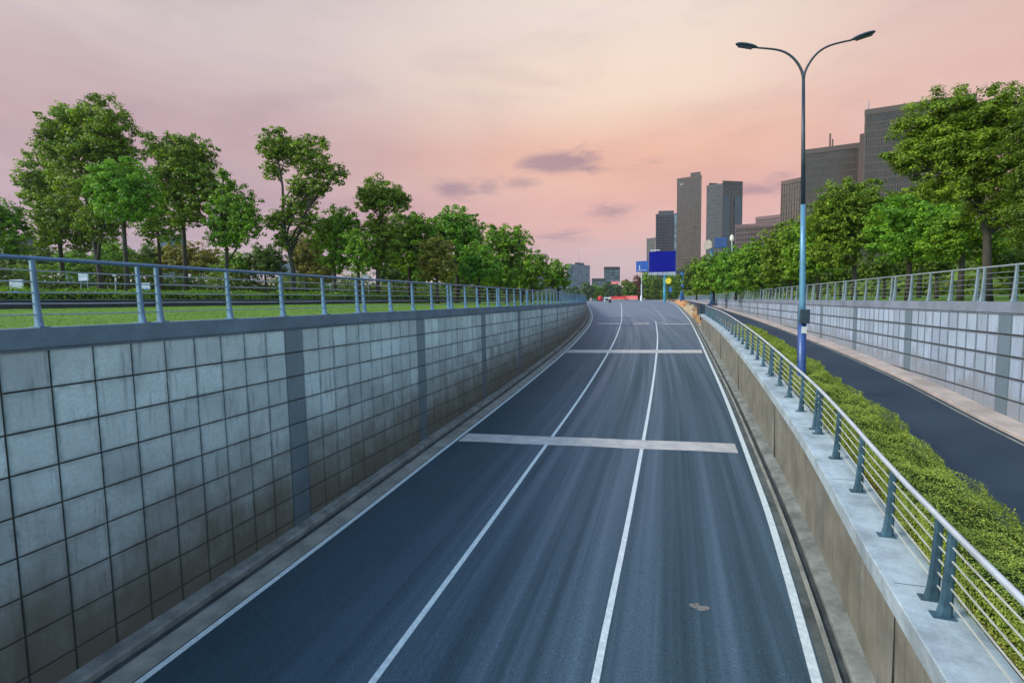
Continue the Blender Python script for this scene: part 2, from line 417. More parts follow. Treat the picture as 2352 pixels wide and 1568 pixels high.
road = struct(b.build('main_road', 'asphalt'))
b = MB(); b.loft(SVL, lambda s: [(x, ZQ(s)) for x in np.linspace(XR(s)+1.3, XQ(s)+.02, 5)], u0=lambda s: 4.)
struct(b.build('side_road', 'asphalt_side'))
# left kerb, gutter channel and concrete strip
b = MB(); b.loft(frange(-12, 200, 2), lambda s: [(XW(s)+.012, ZR(s)+.20), (XW(s)+.30, ZR(s)+.17), (XW(s)+.36, ZR(s)+.12), (XW(s)+.37, ZR(s)-.05), (XW(s)+.012, ZR(s)-.05)], closed=True)
struct(fixn(b.build('kerb', 'kerb_conc')))
b = MB(); b.loft(frange(-12, 200, 2), lambda s: [(XW(s)+.375, ZR(s)+.004), (XW(s)+.60, ZR(s)+.004)])
struct(b.build('gutter', 'gutter_dark'))
b = MB(); b.loft(frange(-12, 200, 2), lambda s: [(XW(s)+.60, ZR(s)-.03), (XW(s)+.60, ZR(s)+.05), (XW(s)+.64, ZR(s)+.06), (XW(s)+1.13, ZR(s)+.03), (XW(s)+1.16, ZR(s)-.03)], closed=True)
struct(fixn(b.build('kerb', 'gutter_conc')))
# right-hand side of the main road: channel with two ridges, rough kerb under the median wall
b = MB(); b.loft(frange(-12, 200, 2), lambda s: [(XR(s)+.32, ZR(s)-.03), (XR(s)+.34, ZR(s)+.07), (XR(s)+.41, ZR(s)+.07), (XR(s)+.44, ZR(s)-.03)], closed=True)
struct(fixn(b.build('kerb', 'gutter_conc')))
b = MB(); b.loft(frange(-12, 200, 2), lambda s: [(XR(s)+.13, ZR(s)+.005), (XR(s)+.32, ZR(s)+.005)])
struct(b.build('gutter', 'gutter_mid'))
b = MB(); b.loft(frange(-12, 200, 2), lambda s: [(XR(s)+.44, ZR(s)+.006), (XR(s)+.575, ZR(s)+.006)])
struct(b.build('gutter', 'gutter_dark'))
b = MB(); b.loft(frange(-12, 200, 1), lambda s: [(XR(s)+.575, ZR(s)-.05), (XR(s)+.58, ZR(s)+.10), (XR(s)+.63, ZR(s)+.13), (XR(s)+.93, ZR(s)+.20), (XR(s)+.93, ZR(s)-.05)], closed=True)
struct(fixn(b.build('kerb', 'kerb_conc')))
# pink paved strip under the right wall
b = MB(); b.loft(frange(-12, 260, 2), lambda s: [(XQ(s)-.80, ZQ(s)-.05), (XQ(s)-.80, ZQ(s)+.11), (XQ(s)-.78, ZQ(s)+.13), (XQ(s)-.012, ZQ(s)+.14), (XQ(s)-.012, ZQ(s)-.05)], closed=True)
struct(fixn(b.build('pavement', 'pave_pink')))
b = MB(); b.loft(frange(-12, 260, 2), lambda s: [(XQ(s)-1.02, ZQ(s)+.004), (XQ(s)-.94, ZQ(s)+.004)])
struct(b.build('road_marking', 'gutter_conc'))
# lane lines
def line(fx, w, s0, s1, mat='road_paint', st=2):
    b = MB(); b.loft(frange(s0, s1, st), lambda s: [(fx(s)-w/2, ZR(s)+.004), (fx(s)+w/2, ZR(s)+.004)])
    return struct(b.build('road_marking', mat))
line(lambda s: XW(s)+1.27, .16, -12, 200); line(XL1, .145, -12, 215); line(XL2, .145, -12, 92); line(lambda s: XR(s)+.0, .185, -12, 330, st=1)
line(lambda s: XL2(s)+1.6, .10, 92, 170, 'bar_paint')
def crossbar(s0, w, xa, xb, dz=.008):
    b = MB(); xs = np.linspace(xa, xb, 9); vs = []; fs = []
    for i, x in enumerate(xs):
        j = .04*math.sin(i*2.1)
        ya, yb = s0+j+(x-xa)*.085, s0+w+j*.5+(x-xa)*.085
        vs += [(x, ya, ZR(ya)+dz), (x, yb, ZR(yb)+dz)]
    for i in range(len(xs)-1): fs.append((2*i, 2*i+2, 2*i+3, 2*i+1))
    b.add(vs, fs); return b
for s0, w, xa, xb in [(21.4, 1.2, -9.55, 2.75), (50.3, 2.2, -10.2, 3.0), (85.6, .9, -11.6, -7.9), (87.6, .9, -12.2, -7.9), (84.3, 1.2, -5.9, -3.4), (87.4, 1.1, -5.9, -3.4), (84.8, 1.3, -1.2, 3.0), (88.3, .8, -1.8, -.3)]:
    struct(crossbar(s0, w, xa, xb).build('road_marking', 'bar_paint'))
# small scuffed patch
b = MB(); P = [(-.25, 0), (.02, -.12), (.22, -.05), (.30, .14), (.06, .10), (-.06, .2), (-.28, .12)]
pc = (.68, 11.6); P = [(x*.8, y*.8) for x, y in P]; b.add([(pc[0]+x, pc[1]+y, ZR(pc[1]+y)+.005) for x, y in P], [tuple(range(len(P)))]); struct(b.build('road_marking', 'scuff'))
# median planting bed between railing and side road
b = MB(); b.loft(frange(-12, 300, 3), lambda s: [(XR(s)+1.5, ZM(s)-.12), (XR(s)+3.05, ZQ(s)+.16), (XR(s)+3.12, ZQ(s)+.12), (XR(s)+3.14, ZQ(s)-.2), (XR(s)+1.5, ZQ(s)-.2)], closed=True)
struct(fixn(b.build('planting_bed', 'earth')))

# ------------------------------------------------------------------ tiled retaining walls
def tiled_wall(name, label, fx, side, s0, s1, zbase, pil0, period, tmat, cmat):
    """side=+1: face looks to +X. Parts: wall_core, tile_facing, coping"""
    t = thing(name, label, 'retaining wall', (fx(s0), s0, 0))
    inv = lambda P: P
    def mk(b, nm, mat):
        o = b.build(nm, mat, t); o.matrix_parent_inverse = Matrix.Translation((-fx(s0), -s0, 0)); return o
    b = MB(); b.loft(frange(s0, s1, 2), lambda s: [(fx(s)-side*.02, -.38), (fx(s)-side*.02, zbase(s)-.4), (fx(s)-side*.36, zbase(s)-.4), (fx(s)-side*.36, -.38)], closed=True)
    fixn(mk(b, 'wall_core', 'joint'))
    b = MB(); pitch = period/11.; g = .014 if side > 0 else .024; rowh = .735
    k0 = math.floor((s0-pil0)/pitch); k = k0
    while pil0+k*pitch < s1:
        a = pil0+k*pitch; e = a+pitch; pil = (k % 11 == 0)
        gg = g*.6 if pil else g
        for r in range(11):
            zt = -.38-r*rowh; zb = zt-rowh
            zk = zbase((a+e)/2)
            if zt < zk+.02: break
            lo = max(zb, zk-.1)
            zt2 = zt - g; lo2 = lo + (g if lo == zb else 0)
            jit = random.uniform(-.004, .004)
            A, E = a+gg, e-gg; w = .012
            def pt(s, z, d): return (fx(s)+side*d, s, z)
            q = [pt(A, lo2, -.02), pt(E, lo2, -.02), pt(E, zt2, -.02), pt(A, zt2, -.02),
                 pt(A+w, lo2+w, .006+jit), pt(E-w, lo2+w, .006+jit), pt(E-w, zt2-w, .006+jit), pt(A+w, zt2-w, .006+jit)]
            rr = random.random(); kd = 1. if pil else 0.
            i_ = (.085 if side > 0 else .06) if not pil else .04
            q += [pt(A+i_, lo2+i_*.8, .007+jit), pt(E-i_, lo2+i_*.8, .007+jit), pt(E-i_, zt2-i_*1.3, .007+jit), pt(A+i_, zt2-i_*1.3, .007+jit)]
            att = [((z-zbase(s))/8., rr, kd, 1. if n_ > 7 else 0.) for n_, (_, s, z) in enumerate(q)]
            uv = [(s, z) for (_, s, z) in q]
            F = [(8, 9, 10, 11), (4, 5, 9, 8), (5, 6, 10, 9), (6, 7, 11, 10), (7, 4, 8, 11), (0, 1, 5, 4), (1, 2, 6, 5), (2, 3, 7, 6), (3, 0, 4, 7)]
            if side > 0: F = F
            else: F = [f[::-1] for f in F]
            b.add(q, F, uv, att)
        k += 1
    mk(b, 'tile_facing', tmat)
    b = MB(); b.loft(frange(s0, s1, 2), lambda s: [(fx(s)+side*.07, -.36), (fx(s)+side*.07, -.015), (fx(s)+side*.055, 0.), (fx(s)-side*.36, 0.), (fx(s)-side*.375, -.015), (fx(s)-side*.375, -.42), (fx(s)+side*.03, -.42), (fx(s)+side*.03, -.36)], closed=True)
    fixn(mk(b, 'coping', cmat))
    return t
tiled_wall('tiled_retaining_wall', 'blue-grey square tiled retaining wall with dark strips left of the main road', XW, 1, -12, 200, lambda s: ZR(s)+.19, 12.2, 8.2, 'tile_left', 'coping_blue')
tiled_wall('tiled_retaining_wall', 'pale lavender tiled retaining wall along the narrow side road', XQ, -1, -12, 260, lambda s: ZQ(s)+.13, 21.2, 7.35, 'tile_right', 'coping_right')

# median wall: plain stained concrete, wide pale coping
t = thing('median_wall', 'low stained concrete wall with wide pale coping between the two roads', 'wall', (XR(0)+.9, 0, 0))
def mkp(b, nm, mat, t, off):
    o = b.build(nm, mat, t); o.matrix_parent_inverse = Matrix.Translation((-off[0], -off[1], -off[2])); return o
b = MB(); b.loft(frange(-12, 78, 2), lambda s: [(XR(s)+.93, ZR(s)-.1), (XR(s)+.88, ZM(s)-.34), (XR(s)+1.4, ZM(s)-.34), (XR(s)+1.4, ZR(s)-.1)], closed=True)
fixn(mkp(b, 'wall_face', 'wall_tan', t, (XR(0)+.9, 0, 0)))
b = MB(); b.loft(frange(-12, 78, 2), lambda s: [(XR(s)+.76, ZM(s)-.34), (XR(s)+.745, ZM(s)-.015), (XR(s)+.76, ZM(s)), (XR(s)+1.58, ZM(s)), (XR(s)+1.6, ZM(s)-.34)], closed=True)
fixn(mkp(b, 'coping', 'coping_pale', t, (XR(0)+.9, 0, 0)))
b = MB()
for s in frange(4.9, 76, 4.1):
    b.box(XR(s)+.85, s-.007, ZM(s)-.3, XR(s)+1.57, s+.007, ZM(s)+.002)
    if round((s-4.9)/4.1) % 3 == 1: b.box(XR(s)+.875, s-.012, ZR(s)+.2, XR(s)+.95, s+.0, ZM(s)-.36)
mkp(b, 'joint', 'joint', t, (XR(0)+.9, 0, 0))

# ------------------------------------------------------------------ railings
def post_mesh(H, side):
    """blade post: wide flared foot on the road side, leaning back to a narrow head (side=+1: road at +X)"""
    b = MB(); prof = []
    zs = [0, .05, .15, .3, .5, .75, 1., 1.22]
    fr = [.135, .12, .10, .082, .066, .052, .04, .032]; bk = [-.06, -.06, -.06, -.06, -.06, -.06, -.062, -.064]
    th = [.052, .05, .046, .042, .04, .038, .036, .034]
    vs = []; fs = []
    for z, f, k, h in zip(zs, fr, bk, th):
        z = z*H/1.22
        w = (f-k); m1, m2 = f-w*.22, k+w*.22
        ring = [(f, -h*.55), (m1, -h), (m2, -h), (k, -h*.55), (k, h*.55), (m2, h), (m1, h), (f, h*.55)]
        vs += [(side*x, y, z) for x, y in ring]
    n = 8
    for i in range(len(zs)-1):
        for k in range(n): k2 = (k+1) % n; fs.append((i*n+k, i*n+k2, (i+1)*n+k2, (i+1)*n+k))
    fs.append(tuple(range(n))); fs.append(tuple((len(zs)-1)*n+k for k in range(n)))
    b.add(vs, fs)
    # foot plate
    b.box(min(side*-.09, side*.19), -.085, 0.001, max(side*-.09, side*.19), .085, .018)
    return b
def railing(name, label, fx, fz, side, s0, s1, first, bay, per, gap, pm, rm, top_r, H=1.24, sec=None):
    t = thing(name, label, 'railing', (fx(s0), s0, fz(s0)))
    base = (fx(s0), s0, fz(s0))
    post0 = None
    # post stations
    st = []; s = first; k = 0
    sl = bay*per+gap
    kk = math.floor((s0-first)/sl)
    while first+kk*sl < s1:
        for j in range(per+1):
            q = first+kk*sl+j*bay
            if s0 <= q <= s1: st.append(q)
        kk += 1
    st.sort()
    far = MB()
    for i, q in enumerate(st):
        if i < 96:
            if post0 is None:
                o = post_mesh(H, side).build('post', pm, t); fixn(o); post0 = o
            else:
                o = post0.copy(); COL.objects.link(o); o.parent = t
            o.location = (fx(q)-base[0], q-base[1], fz(q)-base[2])
            sl_ = (fx(q+.5)-fx(q-.5)); o.rotation_euler = (0, 0, -math.atan(sl_))
        else:
            far.box(fx(q)-.1, q-.06, fz(q), fx(q)+.1, q+.06, fz(q)+H)
    if far.v:
        o = mkp(far, 'post', pm, t, base); o['kind'] = 'stuff'
    ss = frange(s0, s1, 1.0)
    b = MB(); b.tube([(fx(s)-side*.016, s, fz(s)+H+top_r*.6) for s in ss], top_r, 10); mkp(b, 'top_rail', rm[0], t, base).data.polygons.foreach_set('use_smooth', [True]*len(b.f))
    for hgt, off in [(.84, -.02), (.68, -.02), (.52, -.02), (.355, -.02), (.19, -.02)]:
        b = MB(); ph = random.random()*6
        b.tube([(fx(s)-side*(off+.04), s, fz(s)+H*hgt+.006*math.sin(s*1.3+ph)) for s in ss], .014, 6); mkp(b, 'rail', rm[1], t, base)
    return t
railing('steel_railing', 'blue painted steel railing with flared posts on the left wall coping', lambda s: XW(s)-.13, lambda s: .002, 1, -8, 198, 8.5, 1.9, 4, .42, 'rail_blue', ('rail_blue', 'rail_steel'), .042)
railing('steel_railing', 'dark blue railing with bright handrail on the median wall coping', lambda s: XR(s)+1.26, ZM, -1, -6, 74, 8.75, 1.95, 4, .42, 'post_dark', ('rail_bright', 'rail_cream'), .045)
railing('steel_railing', 'grey steel railing on the lavender wall below the street trees', lambda s: XQ(s)+.16, lambda s: .002, -1, -6, 250, 8.2, 1.83, 4, .42, 'rail_grey', ('rail_steel', 'rail_grey'), .036)

# ------------------------------------------------------------------ foliage
def leafcloud(name, P, N, size, mat, parent, att, aspect=.62):
    """P centres (n,3), N normals, size (n,), att (n,2); one six-sided-ish leaf (two tris folded on the midrib) each"""
    n = len(P); rnd = RNG.normal(size=(n, 3))
    N = N/np.linalg.norm(N, axis=1, keepdims=True)
    A = rnd - N*(rnd*N).sum(1, keepdims=True); A /= np.linalg.norm(A, axis=1, keepdims=True)
    B = np.cross(N, A); h = size[:, None]
    v = np.empty((n, 4, 3)); v[:, 0] = P-A*h; v[:, 1] = P+B*h*aspect+N*h*.18; v[:, 2] = P+A*h; v[:, 3] = P-B*h*aspect+N*h*.18
    me = bpy.data.meshes.new(name); me.vertices.add(n*4); me.vertices.foreach_set('co', v.reshape(-1))
    me.loops.add(n*4); me.loops.foreach_set('vertex_index', np.arange(n*4, dtype=np.int32))
    me.polygons.add(n); me.polygons.foreach_set('loop_start', np.arange(0, n*4, 4, dtype=np.int32)); me.polygons.foreach_set('loop_total', np.full(n, 4, dtype=np.int32))
    ca = me.color_attributes.new('leaf', 'FLOAT_COLOR', 'POINT')
    c = np.ones((n, 4, 4)); c[:, :, 0] = att[:, 0:1]; c[:, :, 1] = att[:, 1:2]; ca.data.foreach_set('color', c.reshape(-1))
    me.materials.append(MATS[mat]); me.update(calc_edges=True)
    o = bpy.data.objects.new(name, me); COL.objects.link(o); o.parent = parent; return o

def crown_points(lobes, leaf, dens, core=.35):
    """lobes: (centre, (rx,ry,rz)); returns positions, normals, attributes"""
    Ps, Ns, At = [], [], []
    for c, r in lobes:
        c = np.array(c); r = np.array(r); rm = r.mean()
        cr = min(max(rm*.25, .32), .85)                     # twig clump radius
        area = 4*math.pi*rm*rm
        nc = max(6, int(area/(cr*cr)*.66))
        d = RNG.normal(size=(nc, 3)); d /= np.linalg.norm(d, axis=1, keepdims=True)
        rad = np.where(RNG.random(nc) < core, RNG.uniform(.15, .75, nc), RNG.uniform(.62, 1.2, nc))[:, None]
        cc = c + d*rad*r
        npl = max(6, int(dens*cr*cr/(leaf*leaf)*2.3))
        k = nc*npl; ci = np.repeat(np.arange(nc), npl)
        q = RNG.normal(size=(k, 3)); q /= np.linalg.norm(q, axis=1, keepdims=True)
        rr = RNG.random(k)[:, None]**.5
        sc = RNG.uniform(.65, 1.3, nc)[ci][:, None]
        off = q*rr*cr*sc*np.array([1, 1, .62])
        P = cc[ci]+off
        Nn = q*.8 + d[ci]*.5 + np.array([0, 0, .55]) + RNG.normal(size=(k, 3))*.45
        cl = RNG.random(nc)[ci]
        up = np.clip((off[:, 2]/cr)*.5+.5, 0, 1)
        At.append(np.stack([np.clip(.42*cl+.58*RNG.random(k), 0, 1)**1.25, RNG.random(k)*.7+.3*cl], 1)); Ps.append(P); Ns.append(Nn)
    return np.concatenate(Ps), np.concatenate(Ns), np.concatenate(At)

def limb(b, p0, p1, r0, r1, wob=.12, n=7, seg=7):
    p0, p1 = np.array(p0, float), np.array(p1, float); L = np.linalg.norm(p1-p0); ph = random.random()*6
    pts = []; rs = []
    for i in range(n+1):
        t = i/n; w = math.sin(math.pi*t)*wob*L*.35
        pts.append(p0+(p1-p0)*t+np.array([math.sin(ph+t*3)*w, math.cos(ph*1.7+t*2.3)*w, 0])); rs.append(r0+(r1-r0)*t)
    b.tube(pts, rs, seg)
    return pts
def tree(kind, label, Y, tx, lobes_px, mat, leafpx=2.6, dens=1.0, gz0=.42, tw=.26, stems=None, group=None, core=.35, fork=None, lean=0, forkz=None):
    """lobes_px: (cx, cy, rx, ry) in photo units at distance Y"""
    base = atY(tx, 690, Y); base[2] = gz0
    t = thing(kind, label, 'tree', tuple(base), group)
    lobes = []
    for i, (cx, cy, rx, ry) in enumerate(lobes_px):
        k = pxm(cx, cy, Y); rr = (rx*k, (rx+ry)*.5*k*.95, ry*k)
        c = atY(cx, cy, Y + random.uniform(-.35, .35)*rx*k*.8); lobes.append((c, rr))
    k = pxm(tx, 600, Y); leaf = leafpx*k*1.15
    P, Nn, At = crown_points([(c-base, r) for c, r in lobes], leaf, dens, core)
    sz = leaf*RNG.uniform(.7, 1.35, len(P))
    leafcloud('crown', P, Nn, sz, mat, t, At)
    b = MB(); zs = [c[2]-r[2]*.6 for c, r in lobes]; lo = min(zs)
    top = max(lobes, key=lambda q: q[0][2]); ctr = np.mean([c for c, r in lobes], axis=0)
    fz = forkz if forkz is not None else max(base[2]+1.2, lo + (top[0][2]-lo)*.12)
    f0 = np.array([base[0]*.8+ctr[0]*.2, base[1], fz]); tc_ = top[0]+np.array([0, 0, top[1][2]*.1])
    path = [np.array([0, 0, -.3]), (f0-base)*np.array([.6, .6, .5]), f0-base]
    for q in (.33, .66, 1.):
        path.append((f0+(tc_-f0)*q)-base+RNG.normal(size=3)*np.array([.12, .12, 0])*(1 if q < 1 else 0))
    b.tube(path, [tw*1.3, tw, tw*.85, tw*.62, tw*.42, tw*.16], 9)
    def on_leader(z):
        zz_ = [p[2] for p in path]; return np.array([np.interp(z, zz_, [p[a] for p in path]) for a in range(3)]), float(np.interp(z, zz_, [tw*1.3, tw, tw*.85, tw*.62, tw*.42, tw*.16]))
    for c, r in lobes:
        hd = math.hypot(*(c-tc_)[:2]) if c is not top[0] else 0
        za = min(max((c[2]-base[2])-hd*random.uniform(.8, 1.2)-r[2]*.4, fz-base[2]), path[-1][2]*.92)
        a_, ra = on_leader(za); rr = ra*.62; e = c-base+np.array([0, 0, r[2]*.15])
        pts = limb(b, a_, e, rr, rr*.25, .2)
        for j in range(7):
            d = RNG.normal(size=3); d[2] = abs(d[2])*.5; d /= np.linalg.norm(d)
            s0 = pts[random.randint(3, 6)]
            limb(b, s0, np.array(c-base)+d*np.array(r)*.85, rr*.35, rr*.07, .2, 5, 5)
    o = b.build('trunk', 'bark', t, smooth=True)
    return t

G1 = 'trees beyond the lawn hedge'; G2 = 'street trees behind the right railing'
TR = [
 ('broadleaf_tree', 'dark green tree cut off by the left photo edge', 40, 5, [(5, 500, 46, 52), (20, 560, 40, 26)], 'leaf_green', G1, {}),
 ('broadleaf_tree', 'loose dark tree drooping on the left flank of the tallest tree', 46, 150, [(110, 395, 52, 48), (80, 425, 40, 30), (118, 470, 48, 46), (160, 500, 52, 52), (105, 535, 34, 32), (190, 545, 40, 30)], 'leaf_olive', G1, dict(core=.25, dens=.85)),
 ('broadleaf_tree', 'tallest dark tree with a broad domed crown, far left group', 42, 232, [(165, 285, 60, 44), (240, 285, 60, 54), (140, 335, 52, 42), (215, 345, 66, 50), (275, 365, 44, 44), (190, 420, 60, 44), (250, 440, 50, 40), (300, 410, 26, 30), (232, 510, 44, 40)], 'leaf_olive', G1, dict(tw=.34, forkz=4.5)),
 ('round_tree', 'small bright green round tree in front of the tallest tree', 36, 294, [(282, 415, 62, 42), (245, 445, 42, 38), (322, 450, 42, 40), (285, 480, 50, 30)], 'leaf_bright', G1, dict(tw=.2)),
 ('broadleaf_tree', 'second tall domed tree right of the bright round one', 44, 428, [(385, 345, 52, 38), (445, 350, 48, 36), (420, 390, 66, 46), (395, 440, 46, 42), (460, 430, 42, 44), (500, 440, 26, 22), (430, 490, 46, 34)], 'leaf_olive', G1, dict(tw=.24, core=.28, dens=.9)),
 ('slender_tree', 'slender trunked pale crowned tree between the two domed trees', 50, 372, [(368, 480, 40, 40), (350, 520, 34, 36), (395, 530, 30, 28)], 'leaf_green', G1, dict(tw=.2, dens=.6, core=.2)),
 ('broadleaf_tree', 'mid green forked tree left of the gap before the tall sparse tree', 40, 517, [(545, 475, 48, 42), (515, 505, 44, 38), (565, 515, 34, 38), (520, 545, 44, 26), (512, 402, 14, 14), (528, 425, 16, 14)], 'leaf_green', G1, dict(tw=.24, forkz=2.4)),
 ('tall_sparse_tree', 'tall sparse tree with bare stems and umbrella top standing alone', 44, 672, [(632, 330, 42, 34), (668, 352, 40, 26), (712, 355, 44, 38), (626, 392, 26, 20), (738, 392, 26, 18), (772, 400, 24, 22), (700, 428, 40, 24), (735, 432, 22, 18), (690, 470, 36, 30), (650, 500, 28, 20), (635, 512, 26, 18), (700, 510, 26, 22), (655, 550, 26, 22)], 'leaf_olive', G1, dict(tw=.27, core=.12, dens=.8, forkz=4.2)),
 ('round_tree', 'bright green tree just right of the tall sparse tree', 48, 770, [(772, 515, 52, 34), (742, 545, 34, 34), (800, 550, 34, 40), (775, 590, 46, 30)], 'leaf_green', G1, dict(tw=.2)),
 ('slender_tree', 'thin tree with small low crown left of the ball topped tree', 44, 824, [(826, 560, 30, 34), (830, 600, 30, 26)], 'leaf_green', G1, dict(tw=.15)),
 ('ball_top_tree', 'tree with a clear round ball top above the mid row', 50, 868, [(878, 448, 52, 40), (845, 462, 26, 22), (915, 460, 26, 26), (870, 520, 36, 32), (890, 565, 40, 40), (860, 590, 32, 28)], 'leaf_olive', G1, dict(tw=.22)),
 ('broadleaf_tree', 'dark green tree right of the ball topped tree', 56, 940, [(925, 525, 44, 36), (960, 525, 44, 34), (940, 575, 48, 42), (985, 580, 36, 38)], 'leaf_green', G1, dict(tw=.24)),
 ('broadleaf_tree', 'broad bright crowned tree at the peak of the mid row', 64, 1050, [(1045, 520, 46, 40), (1080, 530, 34, 36), (1015, 535, 34, 36), (1060, 585, 52, 44), (1085, 600, 36, 36)], 'leaf_bright', G1, dict(tw=.28)),
 ('broadleaf_tree', 'brownish olive tree low in front of the broad crowned one', 52, 1005, [(1000, 580, 38, 36), (1018, 615, 30, 28), (985, 620, 28, 26)], 'leaf_brown', G1, dict(tw=.18, core=.25)),
 ('round_tree', 'fresh green rounded tree right of the brownish one', 60, 1100, [(1105, 590, 36, 36), (1085, 620, 34, 28), (1125, 625, 30, 28)], 'leaf_bright', G1, dict(tw=.18)),
 ('broadleaf_tree', 'dark tree with two humps sloping down to the right', 74, 1165, [(1140, 550, 32, 34), (1180, 555, 38, 32), (1165, 600, 50, 36), (1150, 635, 44, 22)], 'leaf_green', G1, dict(tw=.26)),
 ('broadleaf_tree', 'lower dark tree second from the right end of the row', 84, 1222, [(1215, 610, 38, 34), (1240, 625, 28, 26), (1195, 635, 30, 22)], 'leaf_green', G1, dict(tw=.24)),
 ('round_tree', 'last round tree at the right end of the left row', 95, 1282, [(1278, 628, 29, 30), (1290, 645, 20, 18), (1262, 640, 16, 20)], 'leaf_green', G1, dict(tw=.22)),
]
for nm, lb, Y, tx, lob, mt, gp, kw in TR: tree(nm, lb, Y, tx, lob, mt, group=gp, **kw)
# low background trees and bushes between the trunks
BG = [(20, 600, 46, 22, 'leaf_dark', 'low dark bush at the far left edge under the cut off tree'),
      (95, 590, 44, 28, 'leaf_dark', 'low dark bush under the loose drooping tree'),
      (175, 600, 40, 26, 'leaf_green', 'low green bush left of the tallest trunk'),
      (262, 585, 44, 34, 'leaf_green', 'yellow-green bush between the tallest trunk and round tree'),
      (350, 592, 40, 30, 'leaf_dark', 'dark bush right of the bright round tree trunk'),
      (412, 588, 40, 30, 'leaf_brown', 'brownish bush under the second tall domed tree'),
      (465, 592, 40, 32, 'leaf_brown', 'olive brown bush left of the forked tree'),
      (545, 600, 34, 24, 'leaf_green', 'light bush right of the forked tree trunk'),
      (612, 592, 42, 30, 'leaf_dark', 'rounded dark bush in the gap before the tall sparse tree'),
      (705, 575, 34, 46, 'leaf_brown', 'brownish tree just behind the tall sparse trunk'),
      (740, 610, 36, 26, 'leaf_brown', 'reddish olive bush right of the tall sparse trunk'),
      (905, 610, 40, 28, 'leaf_dark', 'dark bush under the ball topped tree'),
      (955, 620, 38, 26, 'leaf_green', 'green bush under the dark mid row tree'),
      (1055, 630, 44, 24, 'leaf_dark', 'dark bush under the broad bright crown'),
      (1130, 640, 46, 22, 'leaf_dark', 'dark bush under the two humped tree'),
      (1200, 650, 46, 18, 'leaf_dark', 'dark bush low at the right of the left row')]
for x, y, rx, ry, mt, lb in BG:
    Y = 66 if x < 900 else 92
    tree('background_bush', lb, Y, x, [(x-rx*.3, y, rx*.75, ry), (x+rx*.35, y+4, rx*.65, ry*.9), (x, y+ry*.6, rx, ry*.8)], mt, group='bushes behind the left trees', tw=.16, leafpx=1.9)

def undergrowth(label, fx, s0, s1, h, n, mat, gz_, k0):
    u = RNG.random(n)**1.5; q = s0+(s1-s0)*u
    top = h*(.70+.17*np.sin(q*.42)+.10*np.sin(q*1.13+1)+.06*np.sin(q*2.9))
    zz = RNG.random(n)**1.15*top; dpt = RNG.normal(size=n)*1.3
    P = np.stack([np.array([fx(a) for a in q])+dpt, q, gz_+zz], 1)
    N = RNG.normal(size=(n, 3))*.6+np.array([k0, -.5, .6]); cl = .5+.5*np.sin(q*.9+np.sin(zz*1.3)*2)*np.cos(zz*1.6+q*.33)
    o = leafcloud('undergrowth', P, N, RNG.uniform(.14, .26, n)*(1+u*.8)*np.where(zz < 2.2, 1.5, 1), mat, None, np.stack([np.clip(cl*.65+.35*RNG.random(n), 0, 1), RNG.random(n)], 1))
    return stuff(o, label, 'undergrowth')
undergrowth('dense dark undergrowth behind the trunks of the left trees', table([(-5, -74), (120, -64), (350, -78)]), -5, 350, 7.4, 130000, 'leaf_dark', .3, .6)
undergrowth('dense dark undergrowth behind the trunks of the right trees', table([(5, 33), (120, 26), (300, 8)]), 5, 300, 4.8, 80000, 'leaf_dark', .15, -.6)
